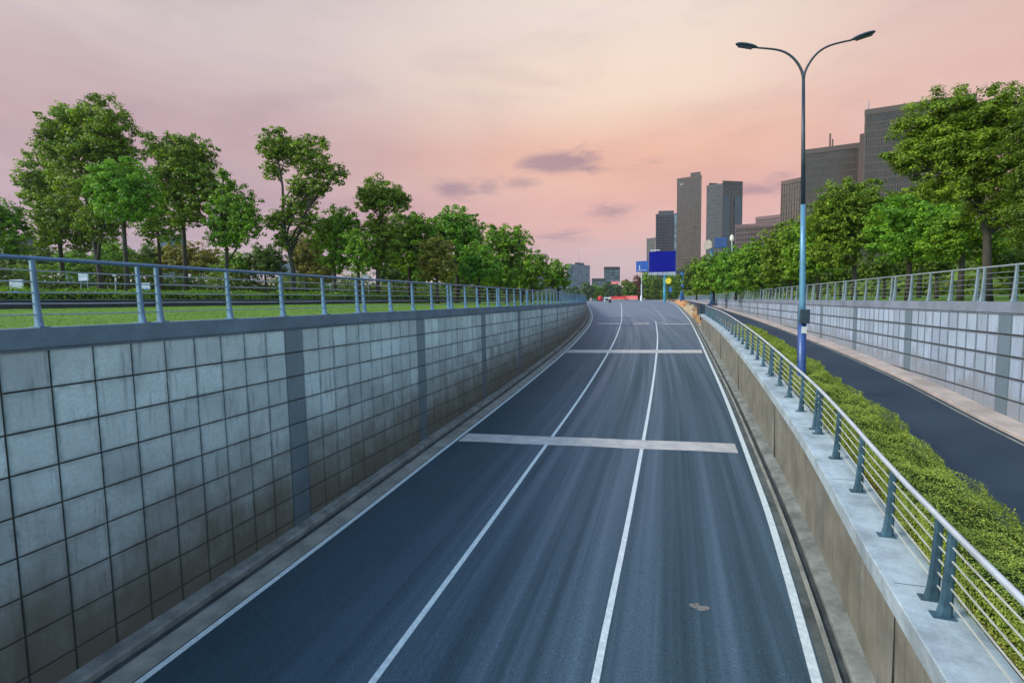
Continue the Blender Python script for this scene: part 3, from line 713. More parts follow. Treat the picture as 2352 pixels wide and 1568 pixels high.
RT = [
 ('broadleaf_tree', 'large leaning tree with forked trunk at the right edge', 24.5, 2268, [(2180, 262, 78, 52), (2270, 262, 80, 54), (2120, 300, 52, 42), (2340, 280, 70, 60), (2090, 362, 44, 28), (2160, 350, 78, 54), (2260, 370, 80, 60), (2340, 400, 70, 70), (2200, 430, 66, 40), (2300, 470, 70, 50), (2370, 500, 50, 60)], 'leaf_olive', dict(tw=0.145, forkz=2.6, leafpx=2.5)),
 ('broadleaf_tree', 'dark tree with reddish twigs cut off by the right photo edge', 22, 2420, [(2392, 250, 44, 90), (2385, 360, 50, 80), (2380, 480, 50, 90)], 'leaf_dark', dict(tw=0.132, leafpx=2.5)),
 ('round_tree', 'bright green tree between the large leaning tree and the olive one', 33, 2085, [(2090, 500, 72, 50), (2050, 530, 52, 44), (2150, 520, 58, 48), (2100, 560, 76, 36)], 'leaf_bright', dict(tw=0.132)),
 ('broadleaf_tree', 'mid green tree under the large leaning tree', 30, 2205, [(2210, 520, 56, 44), (2180, 560, 52, 34), (2250, 555, 46, 38)], 'leaf_green', dict(tw=0.119)),
 ('broadleaf_tree', 'dark bushy tree low behind the large leaning trunk', 34, 2330, [(2330, 545, 60, 50), (2290, 575, 40, 34)], 'leaf_dark', dict(tw=0.119)),
 ('broadleaf_tree', 'yellow-green tree with small top right of the lamp post tree', 48, 2110, [(2125, 448, 52, 30), (2085, 462, 34, 24), (2170, 470, 40, 26)], 'leaf_olive', dict(tw=0.132)),
 ('broadleaf_tree', 'olive green domed tree immediately right of the lamp post', 42, 1962, [(1935, 462, 52, 44), (1985, 470, 58, 46), (1900, 505, 48, 42), (1960, 530, 72, 50), (2020, 520, 42, 44), (1930, 575, 60, 34)], 'leaf_olive', dict(tw=0.145)),
 ('broadleaf_tree', 'green tree whose crown the lamp post crosses', 52, 1880, [(1875, 520, 46, 40), (1850, 560, 48, 44), (1895, 590, 46, 34), (1850, 610, 44, 30)], 'leaf_green', dict(tw=0.145)),
 ('broadleaf_tree', 'olive tree just left of the lamp post', 62, 1818, [(1815, 540, 40, 34), (1785, 565, 40, 36), (1825, 600, 44, 40), (1785, 620, 44, 32)], 'leaf_olive', dict(tw=0.158)),
 ('broadleaf_tree', 'mid green tree second to the left of the lamp post', 74, 1752, [(1745, 575, 36, 26), (1725, 600, 38, 34), (1765, 620, 40, 34), (1735, 640, 44, 24)], 'leaf_green', dict(tw=0.158)),
 ('broadleaf_tree', 'bright green tree right of the tall sign column', 88, 1690, [(1690, 595, 34, 26), (1672, 620, 34, 30), (1708, 635, 36, 30), (1680, 650, 40, 20)], 'leaf_bright', dict(tw=0.172)),
 ('broadleaf_tree', 'dark green tree behind the tall sign column', 108, 1640, [(1640, 603, 28, 20), (1622, 622, 30, 28), (1655, 640, 34, 28), (1625, 655, 32, 18)], 'leaf_green', dict(tw=0.198)),
 ('broadleaf_tree', 'last dark tree at the left end of the right row', 135, 1600, [(1602, 618, 24, 24), (1590, 645, 28, 26), (1612, 655, 26, 20)], 'leaf_dark', dict(tw=0.198)),
]
for nm, lb, Y, tx, lob, mt, kw in RT: tree(nm, lb, Y, tx, lob, mt, group=G2, gz0=.2, **kw)
RB = [(2325, 600, 50, 30), (2150, 600, 50, 26), (2030, 612, 50, 26), (1930, 625, 50, 26), (1850, 640, 44, 22), (1770, 652, 40, 18)]
RBL = ['dark shrub behind the railing at the right edge', 'dark shrub under the mid green right tree', 'dark shrub under the bright green right tree', 'dark shrub under the olive domed tree',
       'dark shrub behind the railing near the lamp post', 'dark shrub left of the lamp post behind the railing']
for (x, y, rx, ry), lb in zip(RB, RBL):
    Y = 11*1150./max(60, x-1540)*1.9
    tree('background_bush', lb, Y, x, [(x-rx*.4, y, rx*.7, ry), (x+rx*.4, y+3, rx*.7, ry*.9)], 'leaf_dark', group='shrubs under the street trees', tw=.1, gz0=.2)
# far vegetation round the end of the road
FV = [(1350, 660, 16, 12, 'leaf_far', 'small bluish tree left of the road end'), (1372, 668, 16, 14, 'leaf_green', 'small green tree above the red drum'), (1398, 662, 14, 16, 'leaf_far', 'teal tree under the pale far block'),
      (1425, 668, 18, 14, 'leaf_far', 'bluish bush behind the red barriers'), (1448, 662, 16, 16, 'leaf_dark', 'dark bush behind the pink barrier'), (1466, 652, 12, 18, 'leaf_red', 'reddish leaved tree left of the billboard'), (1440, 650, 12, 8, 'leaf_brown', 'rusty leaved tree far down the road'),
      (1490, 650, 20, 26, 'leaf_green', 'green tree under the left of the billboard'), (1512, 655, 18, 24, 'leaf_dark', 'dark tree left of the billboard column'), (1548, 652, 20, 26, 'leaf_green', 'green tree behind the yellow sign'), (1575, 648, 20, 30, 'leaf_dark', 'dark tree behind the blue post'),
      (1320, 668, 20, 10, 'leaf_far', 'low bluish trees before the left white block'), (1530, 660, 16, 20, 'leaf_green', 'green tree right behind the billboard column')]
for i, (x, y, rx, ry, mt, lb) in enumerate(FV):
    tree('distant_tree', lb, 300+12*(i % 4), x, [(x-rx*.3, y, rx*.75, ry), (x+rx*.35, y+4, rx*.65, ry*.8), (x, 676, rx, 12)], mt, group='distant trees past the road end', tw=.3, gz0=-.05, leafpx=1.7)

# hedges
def hedge(name, label, prof, s0, s1, n, leaf, mat, cat='hedge'):
    """prof(s)->(xc, halfwidth, ztop, zbot, dx/ds)"""
    t = thing(name, label, cat, (prof(s0)[0], s0, prof(s0)[3])); base = np.array([prof(s0)[0], s0, prof(s0)[3]])
    b = MB()
    b.loft(frange(s0, s1, .5), lambda s: [(prof(s)[0]-prof(s)[1]*.8, prof(s)[3]), (prof(s)[0]-prof(s)[1]*.78, prof(s)[2]-.24), (prof(s)[0], prof(s)[2]-.17), (prof(s)[0]+prof(s)[1]*.78, prof(s)[2]-.24), (prof(s)[0]+prof(s)[1]*.8, prof(s)[3])], closed=True)
    o = fixn(mkp(b, 'twig_core', 'leaf_dark', t, base))
    u = RNG.random(n); s = s0+(s1-s0)*u**1.7 if name == 'clipped_hedge' else s0+(s1-s0)*u
    P = np.empty((n, 3)); N = np.empty((n, 3)); sizes = np.empty(n)
    sg = np.linspace(s0, s1, 400); pg = np.array([prof(a)[:4] for a in sg])
    xc, hw, zt, zb = [np.interp(s, sg, pg[:, k]) for k in range(4)]
    H = zt-zb; q = RNG.random(n)*(2*H+2*hw); j = RNG.normal(size=n)*.03; o1 = np.ones(n); o0 = np.zeros(n)
    lump = .09*np.sin(s*2.3+1.3*np.sin(s*.9))+.06*np.sin(s*5.1+2)
    w = (q-H)-hw; lz = .09*np.sin(w*4+s*1.7)+.07*np.sin(w*7.3-s*3.1)+.05*np.sin(w*13+s*9)
    Lm = q < H; Rm = q > H+2*hw
    P[:, 0] = np.where(Lm, xc-hw+j-lump*.4, np.where(Rm, xc+hw+j+lump, xc+w)); P[:, 1] = s
    P[:, 2] = np.where(Lm, zb+q, np.where(Rm, zt-(q-H-2*hw), zt-.18*np.abs(w/hw)**4+lump*.5+lz*.6+j))
    N[:, 0] = np.where(Lm, -1, np.where(Rm, 1, w/hw*.4)); N[:, 1] = 0; N[:, 2] = np.where(Lm | Rm, .5, 1)
    sizes = leaf*(.6+.8*RNG.random(n))*(1+np.maximum(0, s-10)*.03)
    N += RNG.normal(size=(n, 3))*.5
    cl = .5+.5*np.sin(P[:, 1]*1.9+np.sin(P[:, 0]*5)*1.4)*np.cos(P[:, 0]*2.7+P[:, 1]*.6)
    At = np.stack([np.clip(.5*cl+.5*RNG.random(n), 0, 1), RNG.random(n)], 1)
    leafcloud('foliage', P-base, N, sizes, mat, t, At)
    return t
hedge('clipped_hedge', 'low yellow-green clipped hedge between the median railing and side road', lambda s: (XR(s)+2.4, .72+.08*math.sin(s*.8), ZM(s)+float(np.interp(s, [0, 20, 40, 46], [.62, .56, .48, .3])), ZQ(s)-.02), 1.5, 46, 340000, .0165, 'hedge_leaf')
# lawn hedge on a dark plinth
t = thing('low_wall', 'long dark low wall at the foot of the lawn hedge', 'wall', (-29.3, -10, .3))
b = MB(); b.loft(frange(-10, 150, 8), lambda s: [(XW(s)+11-29.6, .2), (XW(s)+11-29.6, .80), (XW(s)+11-30.0, .80), (XW(s)+11-30.0, .2)], closed=True)
fixn(mkp(b, 'wall_face', 'pole_dark', t, (-29.3, -10, .3)))
b = MB(); b.loft(frange(-10, 150, 8), lambda s: [(XW(s)+11-29.55, .80), (XW(s)+11-29.55, .84), (XW(s)+11-30.05, .84), (XW(s)+11-30.05, .80)], closed=True)
fixn(mkp(b, 'wall_cap', 'coping_blue', t, (-29.3, -10, .3)))
hedge('trimmed_hedge', 'long trimmed green hedge behind the dark low wall on the lawn', lambda s: (XW(s)+11-30.75, .6, 1.36, .4), 4, 120, 46000, .055, 'hedge_leaf_dark')

# grass tufts on the lawn strip just behind the left railing
n = 26000; s = RNG.uniform(0, 60, n)**1.0; o_ = RNG.uniform(.25, 19, n)**1.0
P = np.array([(XW(a)-.38-q, a, gz(q)*1.0+.015) for a, q in zip(s, o_)]); N = RNG.normal(size=(n, 3)); N[:, 2] *= .2
g = leafcloud('grass', P, N, RNG.uniform(.02, .05, n), 'hedge_leaf_dark', None, np.stack([RNG.random(n), RNG.random(n)], 1), .25)
stuff(g, 'short green grass on the lawn behind the left railing', 'grass')

# ------------------------------------------------------------------ double arm street lamp
def street_lamp():
    Y = 15.
    while atY(1841, 875, Y)[0] < XR(Y)+1.95: Y += .05
    base = atY(1841, 905, Y); base[2] = ZM(Y)-.25
    k = pxm(1845, 400, Y)
    t = thing('street_lamp', 'tall double arm street lamp rising from the median hedge', 'street lamp', tuple(base))
    def P(px, py): return atY(px, py, Y)-base
    p0 = np.array([0, 0, 0.]); split = P(1845.5, 182); mid1 = P(1842.2, 742); mid0 = P(1842.8, 700); up = P(1844.5, 470)
    foot = P(1841, 870)
    b = MB(); b.tube([p0, foot*.5, foot, mid1], [.17, .165, .16, .155], 16); b.build('pole_base', 'pole_blue', t, smooth=True)
    b = MB(); b.tube([mid1+np.array([0, 0, .002]), mid0, P(1843.7, 600), up], [.125, .12, .105, .085], 16); b.build('pole_shaft', 'pole_light', t, smooth=True)
    b = MB(); b.tube([up, P(1845, 330), split], [.084, .07, .055], 12); b.build('pole_top', 'pole_dark', t, smooth=True)
    c = P(1846, 726); b = MB(); b.box(c[0]-.15, c[1]-.24, c[2]-.29, c[0]+.17, c[1]-.05, c[2]+.27); o = b.build('junction_box', 'pole_dark', t); bevel(o, .02)
    c = P(1843, 757); b = MB(); b.box(c[0]-.07, c[1]-.185, c[2]-.13, c[0]+.11, c[1]-.15, c[2]+.13); b.build('notice_plate', 'lamp_glass', t)
    b = MB(); c = foot*0+np.array([0, 0, .0]); b.tube([c+np.array([0, 0, .25]), c+np.array([0, 0, .30])], .28, 16); b.build('flange', 'pole_blue', t)
    for pts, hd in [([(1845.5, 182), (1840, 160), (1826, 138), (1806, 122), (1780, 114), (1738, 110)], [(1740, 111), (1715, 105.5), (1689, 103)]),
                    ([(1845.5, 182), (1850, 163), (1864, 138), (1884, 117), (1912, 103), (1958, 92)], [(1954, 94), (1985, 84), (2011, 75)])]:
        Q = [P(*q) for q in pts]; b = MB()
        # smooth with Catmull-Rom
        S = []
        for i in range(len(Q)-1):
            a, c0, c1, d = Q[max(i-1, 0)], Q[i], Q[i+1], Q[min(i+2, len(Q)-1)]
            for j in range(5):
                u = j/5; S.append(.5*((2*c0)+(-a+c1)*u+(2*a-5*c0+4*c1-d)*u*u+(-a+3*c0-3*c1+d)*u**3))
        S.append(Q[-1]); b.tube(S, [.052-.022*i/len(S) for i in range(len(S))], 10)
        arm = b.build('lamp_arm', 'pole_dark', t, smooth=True)
        h0, h1, h2 = [P(*q) for q in hd]; L = h2-h0; b = MB(); vs = []; fs = []; n = 14; st = [0, .06, .18, .35, .55, .75, .9, .98, 1.]
        wd = [.03, .07, .115, .15, .165, .16, .13, .08, .02]; hh = [.03, .05, .075, .09, .095, .085, .065, .04, .012]
        ax = L/np.linalg.norm(L); side = np.cross(ax, [0, 0, 1]); side /= np.linalg.norm(side); upv = np.cross(side, ax)
        for q, w_, h_ in zip(st, wd, hh):
            for j in range(n):
                a = 2*math.pi*j/n; z = math.sin(a); z = z*h_*(1 if z > 0 else .45)
                vs.append(h0+L*q+side*math.cos(a)*w_+upv*z+upv*.02)
        for i in range(len(st)-1):
            for j in range(n): j2 = (j+1) % n; fs.append((i*n+j, i*n+j2, (i+1)*n+j2, (i+1)*n+j))
        fs.append(tuple(range(n))); fs.append(tuple((len(st)-1)*n+j for j in range(n)))
        b.add(vs, fs); hdn = fixn(b.build('lamp_head', 'lamp_head', t, smooth=True))
        b = MB(); c = h0+L*.55-upv*.035; vs = [c+ax*x*.27+side*y*.10-upv*z for z in (0, .012) for x, y in ((-1, -1), (1, -1), (1, 1), (-1, 1))]
        b.add(vs, [(0, 1, 2, 3), (7, 6, 5, 4), (0, 4, 5, 1), (1, 5, 6, 2), (2, 6, 7, 3), (3, 7, 4, 0)]); b.build('lamp_lens', 'lens_smoke', hdn)
street_lamp()

# ------------------------------------------------------------------ buildings
def facade_mat(name, glass, frame, fx=3.2, fz=3.6, lit=.0, rough=.25):
    def fn(T, b, out):
        uv = uvn(T); u, v, _ = T.sep(uv)
        cu = T.math('FLOOR', T.math('DIVIDE', u, fx)); cv = T.math('FLOOR', T.math('DIVIDE', v, fz))
        wn = T.new('ShaderNodeTexWhiteNoise', noise_dimensions='2D'); T.link(T.comb(cu, cv, 0), wn.inputs[0])
        c = T.mix(wn.outputs[0], c4([x*.45 for x in glass]), c4([min(1, x*1.7) for x in glass]))
        n = T.noise(T.comb(T.math('MULTIPLY', u, .05), T.math('MULTIPLY', v, .02), 0), 2., 4, .6)
        c = T.mix(T.remap(n, .35, .65, 0, .5), c, c4(frame))
        T.link(c, b.inputs['Base Color']); b.inputs['Roughness'].default_value = rough; b.inputs['Specular IOR Level'].default_value = .5
    return newmat(name, fn)
facade_mat('glass_brown', (0.035, 0.016, 0.016), (0.062, 0.032, 0.03))
facade_mat('glass_slate', (0.028, 0.027, 0.038), (0.05, 0.044, 0.054))
facade_mat('glass_navy', (.012, .016, .038), (.02, .022, .045))
facade_mat('glass_grey', (0.045, 0.028, 0.026), (0.07, 0.046, 0.042), 2.4, 3.2)
facade_mat('glass_pale', (0.17, 0.21, 0.29), (0.28, 0.31, 0.38))
plain('frame_brown', (.082, .046, .044), .7, 0, .15, .05)
plain('frame_slate', (.078, .068, .085), .7, 0, .15, .05)
plain('frame_grey', (.078, .055, .050), .7, 0, .15, .05)
plain('frame_pale', (.24, .27, .36), .8, 0, .15, .05)
plain('frame_mauve', (.17, .095, .10), .8, 0, .12, .05)
plain('roof_dark', (.06, .05, .058), .8, 0, .2, .1)
plain('white_mark', (.36, .34, .34), .6, 0, .05, .1)

def block(t, base, A, B, dep, z0, z1, gm, fm, bays, floor_h=3.6, fin=.5, bars=True, radial=True):
    """slab with front edge A->B (xy), depth dep straight back; glazed wall plus a frame grid standing proud"""
    A = np.array(A[:2]); B = np.array(B[:2]); d = B-A; L = np.linalg.norm(d); d = d/L; back = np.array([-d[1], d[0]])
    if back[1] < 0: back = -back
    if radial: m_ = (A+B)/2; back = m_/np.linalg.norm(m_)
    q = [A, B, B+back*dep, A+back*dep]
    b = MB()
    for i in range(4):
        p, r = q[i], q[(i+1) % 4]; l = np.linalg.norm(r-p)
        b.add([(*p, z0), (*r, z0), (*r, z1), (*p, z1)], [(0, 1, 2, 3)], [(0, z0), (l, z0), (l, z1), (0, z1)])
    b.add([(*k, z1) for k in q], [(0, 1, 2, 3)], [(0, 0)]*4)
    fixn(mkp(b, 'glazing', gm, t, base))
    if bars:
        b = MB(); cen = (q[0]+q[2])/2
        for i in (0, 1, 3):
            p, r = q[i], q[(i+1) % 4]; l = np.linalg.norm(r-p); e = (r-p)/l; nrm = np.array([e[1], -e[0]])
            if np.dot((p+r)/2-cen, nrm) < 0: nrm = -nrm
            nb = max(2, int(round(bays*l/L)))
            for j in range(nb+1):
                w = fin*(1.3 if j in (0, nb) else .55)
                c = p+e*(l*j/nb); c = c-e*w/2; b.obox(c, c+e*w, nrm*.35, z0, z1-.01)
            z = z0+floor_h
            while z < z1-.5:
                b.obox(p+e*.05, r-e*.05, nrm*.22, z, z+floor_h*.26); z += floor_h
            b.obox(p-e*.3, r+e*.3, nrm*.5, z1-1.6, z1+.8)
        mkp(b, 'facade_frame', fm, t, base)
        b = MB(); b.add([(*(k), z1+.3) for k in q], [(0, 1, 2, 3)]); mkp(b, 'roof', 'roof_dark', t, base)
    return q
def corners(xl, yl, xr, yr, Yl):
    A = atY(xl, yl, Yl); h = A[2]
    d = ray(xr, yr); kk = (h-CAM[2])/d[2]; B = CAM+d*kk
    return A, B, h
def building(name, label, xl, yl, xr, yr, Yl, dep, gm, fm, bays, fh=3.6, cat='building', **k):
    A, B, h = corners(xl, yl, xr, yr, Yl)
    t = thing(name, label, cat, (A[0], A[1], 0)); block(t, (A[0], A[1], 0), A, B, dep, -.5, h, gm, fm, bays, fh, **k)
    return t, A, B, h
def roofbox(t, A, B, h, f0, f1, hh, back0, back1, mat, nm='roof_block'):
    A2, B2 = np.array(A[:2]), np.array(B[:2]); d = B2-A2; L = np.linalg.norm(d); e = d/L; bk = np.array([-e[1], e[0]])
    if bk[1] < 0: bk = -bk
    bk = (A2+B2)/2; bk = bk/np.linalg.norm(bk)
    b = MB(); b.obox(A2+d*f0+bk*back0, A2+d*f1+bk*back0, bk*(back1-back0), h+.2, h+hh); return mkp(b, nm, mat, t, (A[0], A[1], 0))
# central tower: slender brown
t, A, B, h = building('office_tower', 'tallest slender brown tower with raised right roof corner', 1556, 412, 1611, 404, 620, 30, 'glass_brown', 'frame_brown', 9)
roofbox(t, A, B, h, .55, .97, 5, .5, 20, 'roof_dark')
e = (B-A)/np.linalg.norm(B-A)
b = MB(); p = A+e*3; 
for q0, q1 in [((0, 0), (.5, -3)), ((.5, -3), (1.2, -1)), ((1.2, -1), (1.9, -3)), ((1.9, -3), (2.4, 0))]:
    a_ = p+e*q0[0]*1.6+np.array([0, -1.0, q0[1]-5]); c_ = p+e*q1[0]*1.6+np.array([0, -1.0, q1[1]-5]); b.tube([a_, c_], .35, 6)
mkp(b, 'roof_logo', 'white_mark', t, (A[0], A[1], 0))
# twin-volume tower on the right: two volumes of one building
t, A, B, h = building('office_tower', 'dark twin volume tower right of the tallest one with navy glass bands', 1624, 428, 1661, 423, 560, 26, 'glass_slate', 'frame_slate', 7)
A2, B2, h2 = corners(1661, 417, 1705, 419, 548)
block(t, (A[0], A[1], 0), A2, B2, 26, -.5, h2, 'glass_brown', 'frame_brown', 7)
d = (B2-A2)
for f0, f1 in [(.02, .32), (.62, .97)]:
    b = MB(); b.obox((A2+d*f0)[:2]+np.array([0, -.9]), (A2+d*f1)[:2]+np.array([0, -.9]), np.array([0, .8]), 4, h2-14); mkp(b, 'glass_band', 'glass_navy', t, (A[0], A[1], 0))
roofbox(t, A2, B2, h2, .1, .55, 3, 2, 16, 'roof_dark')
# left pair
t, A, B, h = building('office_tower', 'grey-blue tower left of the tallest one behind the billboard', 1507, 493, 1550, 492, 700, 30, 'glass_slate', 'frame_slate', 6)
roofbox(t, A, B, h, .12, .95, 5, 1, 18, 'frame_slate')
building('office_tower', 'small rounded slate tower at the left end of the tower group', 1486, 549, 1505, 547, 760, 24, 'glass_slate', 'frame_slate', 3)
building('office_tower', 'pale narrow slab squeezed between two towers', 1549, 490, 1559, 490, 690, 20, 'glass_pale', 'frame_mauve', 2, bars=False)
building('office_block', 'low pale block just left of the twin volume tower', 1606, 592, 1624, 591, 640, 20, 'glass_pale', 'frame_mauve', 2)
# low mauve complex
t, A, B, h = building('low_rise_block', 'long low mauve building stepping up to the right', 1690, 519, 1800, 512, 430, 30, 'glass_grey', 'frame_mauve', 16)
A2, B2, h2 = corners(1737, 501, 1792, 495, 440); block(t, (A[0], A[1], 0), A2, B2, 26, h-1, h2, 'glass_grey', 'frame_mauve', 9)
building('office_block', 'narrow dark block left of the lamp post pole', 1796, 420, 1850, 408, 360, 30, 'glass_brown', 'frame_brown', 9)
# big grid slabs behind the right trees
t, A, B, h = building('grid_office_block', 'wide grey gridded office block immediately right of the lamp post', 1850, 348, 1973, 332, 290, 40, 'glass_grey', 'frame_grey', 30, 3.4, fin=.45)
roofbox(t, A, B, h, .5, .53, 5, 3, 5, 'frame_grey', 'roof_vent')
b = MB(); p = A+(B-A)*.51; b.tube([(p[0], p[1]+4, h), (p[0], p[1]+4, h+8)], .4, 6); mkp(b, 'mast', 'frame_grey', t, (A[0], A[1], 0))
t, A, B, h = building('grid_office_block', 'tallest grey gridded office block half hidden by the large tree', 1989, 257, 2240, 220, 262, 40, 'glass_grey', 'frame_grey', 46, 3.4, fin=.45)
b = MB(); b.obox(atY(1975, 308, 264)[:2], atY(1989, 306, 263.5)[:2], atY(1982, 690, 264)[:2]/264*18., -.5, atY(1975, 308, 264)[2]); mkp(b, 'stair_tower', 'frame_brown', t, (A[0], A[1], 0))
b = MB(); p = A+(B-A)*.05; b.tube([(p[0], p[1]+3, h), (p[0], p[1]+3, h+6)], [.3, .12], 6); mkp(b, 'mast', 'frame_pale', t, (A[0], A[1], 0))
# pale blocks left of the road end
t, A, B, h = building('apartment_block', 'pale blue-white block above the last left tree', 1302, 607, 1354, 611, 640, 30, 'glass_pale', 'frame_pale', 8)
roofbox(t, A, B, h, .35, .75, 3.5, 2, 14, 'roof_dark')
b = MB(); p = A+(B-A)*.5; b.tube([(p[0], p[1]+4, h), (p[0], p[1]+4, h+22)], [.3, .1], 5); mkp(b, 'mast', 'frame_pale', t, (A[0], A[1], 0))
t, A, B, h = building('apartment_block', 'pale blue block with dark roof rim above the red barriers', 1388, 617, 1423, 617, 600, 26, 'glass_pale', 'frame_slate', 7)
roofbox(t, A, B, h, -.02, 1.02, 2.2, -.6, 20, 'roof_dark')
building('low_rise_block', 'low blue-grey building between the two pale blocks', 1360, 641, 1388, 641, 560, 20, 'glass_pale', 'frame_slate', 6)
building('low_rise_block', 'low white building under the end of the left tree row', 1236, 636, 1300, 640, 330, 20, 'glass_pale', 'frame_pale', 9, 3.2)
building('house', 'pale blue house seen between the left trunks', 372, 552, 424, 554, 110, 14, 'glass_pale', 'frame_pale', 5, 3.2, cat='house')
building('low_rise_block', 'bluish building glimpsed at the far left edge', 30, 545, 80, 548, 120, 14, 'glass_pale', 'frame_slate', 5, 3.2)
building('house', 'white house behind the tallest tree trunks', 150, 592, 225, 594, 105, 12, 'glass_pale', 'frame_pale', 6, 3., cat='house')
building('low_rise_block', 'pale wall of a low building behind the tall sparse tree', 640, 606, 760, 610, 150, 14, 'glass_pale', 'frame_pale', 8, 3.2)

# ------------------------------------------------------------------ signs and small things at the road end
plain('sign_blue', (.001, .006, .21), .8, 0, .06, .2, spec=.05)
plain('sign_azure', (.01, .08, .36), .4, 0, .1, .2)
plain('letter_pale', (.50, .50, .66), .6, 0, .1, .4)
plain('yellow', (.70, .54, .03), .5, 0, .1, 1.)
plain('red', (.55, .02, .025), .45, 0, .15, .6)
plain('pink_red', (.75, .12, .13), .5, 0, .15, .6)
plain('cream', (.50, .38, .31), .7, 0, .1, 1.)
def m_glow(T, b, out):
    b.inputs['Base Color'].default_value = (.45, .42, .38, 1); b.inputs['Emission Color'].default_value = (1., .86, .72, 1); b.inputs['Emission Strength'].default_value = .25
newmat('lit_globe', m_glow)
plain('white', (.72, .74, .78), .5, 0, .08, 1.)
plain('black', (.015, .017, .02), .5, 0, .3, 1.)
plain('post_teal', (.05, .22, .32), .5, .1, .2, .5)
plain('post_blue', (.03, .13, .38), .45, .1, .15, .5)
plain('tyre', (.012, .012, .013), .85, 0, .2, 5.)
plain('car_glass', (.02, .028, .035), .1, 0, .1, 1.)
def panel(t, base, xl, yt, xr, yb, Y, th, mat, nm):
    a = atY(xl, yt, Y); c = atY(xr, yb, Y); b = MB(); b.box(a[0], Y, c[2], c[0], Y+th, a[2]); return bevel(mkp(b, nm, mat, t, base), .05)
Y = 200.; base = atY(1527, 690, Y); base[2] = -.95
t = thing('billboard', 'large plain royal blue billboard with pale lettering strip below it', 'billboard', tuple(base))
panel(t, base, 1491, 579, 1552, 623, Y, .6, 'sign_blue', 'board')
b = MB(); c = atY(1527, 620, Y); b.tube([(c[0], Y+.9, base[2]), (c[0], Y+.9, c[2]+2)], [.6, .5], 12); mkp(b, 'column', 'post_teal', t, base)
b = MB(); random.seed(3); x = 1489.
while x < 1549:
    w = random.choice([3.2, 4.2, 2.6]); 
    a = atY(x, 625.5, Y-.1); c = atY(x+w, 631.5, Y-.1); k = (c[0]-a[0])
    for j in range(3):
        z = a[2]+(c[2]-a[2])*(j*.42+.05); b.box(a[0], Y-.05, z-.16, a[0]+k*random.uniform(.55, .95), Y+.05, z+.02)
    xx = a[0]+k*random.uniform(.1, .7); b.box(xx, Y-.08, c[2], xx+.18, Y-.052, a[2])
    x += w+1.1
mkp(b, 'lettering', 'letter_pale', t, base)
b = MB(); a = atY(1491, 578, Y); c = atY(1552, 576, Y); b.box(a[0]+.5, Y-.3, a[2]+.25, a[0]+4, Y-.1, a[2]+.6); b.box(a[0]+.2, Y+.2, c[2]-8.2, c[0]-.2, Y+.4, c[2]-7.9); mkp(b, 'board_frame', 'letter_pale', t, base)
Y = 215.; base = atY(1474, 690, Y); base[2] = -.8
t = thing('direction_sign', 'smaller azure blue sign left of the large billboard', 'sign', tuple(base))
panel(t, base, 1461, 600, 1489, 624, Y, .4, 'sign_azure', 'board')
b = MB(); c = atY(1474, 612, Y); b.tube([(c[0], Y+.6, base[2]), (c[0], Y+.6, c[2])], .22, 8); mkp(b, 'column', 'rail_steel', t, base)
b = MB(); a = atY(1468, 616, Y); b.box(a[0], Y-.06, a[2]-1, a[0]+.35, Y-.02, a[2]+1.2); a = atY(1464, 621, Y); b.box(a[0], Y-.06, a[2]-.12, a[0]+3.8, Y-.02, a[2]+.1); mkp(b, 'lettering', 'letter_pale', t, base)
# tall sign column (high mast) right of the median
Y = 128.; base = atY(1637, 701, Y)
t = thing('sign_column', 'thick blue-grey column carrying a beige panel and a navy box', 'sign post', tuple(base))
b = MB(); c = atY(1634.5, 572, Y); b.tube([(0, 0, 0), (c[0]-base[0], 0, c[2]-base[2])], [.55, .42], 14); b.build('column', 'pole_light', t, smooth=True)
b = MB(); hx = [(1615, 562), (1619, 556), (1627, 551), (1634, 556), (1634, 570), (1621, 574), (1616, 572)]
vs = [atY(x, y, Y)-base for x, y in hx]; nn = len(vs); b.add([(v[0], -1.0, v[2]) for v in vs]+[(v[0], -.6, v[2]) for v in vs], [tuple(range(nn)), tuple(range(2*nn-1, nn-1, -1))]+[(i, i+nn, (i+1) % nn+nn, (i+1) % nn) for i in range(nn)])
fixn(b.build('beige_panel', 'cream', t))
a = atY(1640, 547, Y)-base; c = atY(1669, 569, Y)-base; b = MB(); b.box(a[0], -.8, c[2], c[0], .8, a[2]); bevel(b.build('navy_box', 'pole_blue', t), .05)
b = MB(); b.box(-.9, -.9, 0, 1.3, .9, .5); b.tube([(.8, 0, .4), (.8, 0, 1.4)], [.7, .4], 10); b.build('footing', 'pole_dark', t)
Y = 150.; base = atY(1684, 662, Y); base[2] = .1
t = thing('globe_lamp', 'white globe lamp rising above the right trees', 'street lamp', tuple(base))
c = atY(1681, 546, Y)-base; b = MB(); b.tube([(0, 0, 0), (c[0], 0, c[2]-.8)], .16, 8); b.build('pole', 'rail_steel', t)
b = MB(); b.tube([(c[0], 0, c[2]+z) for z in (-.95, -.8, -.4, .1, .5, .75, .8)], [.15, .42, .55, .5, .4, .3, .08], 12); b.build('lamp_globe', 'lit_globe', t, smooth=True)
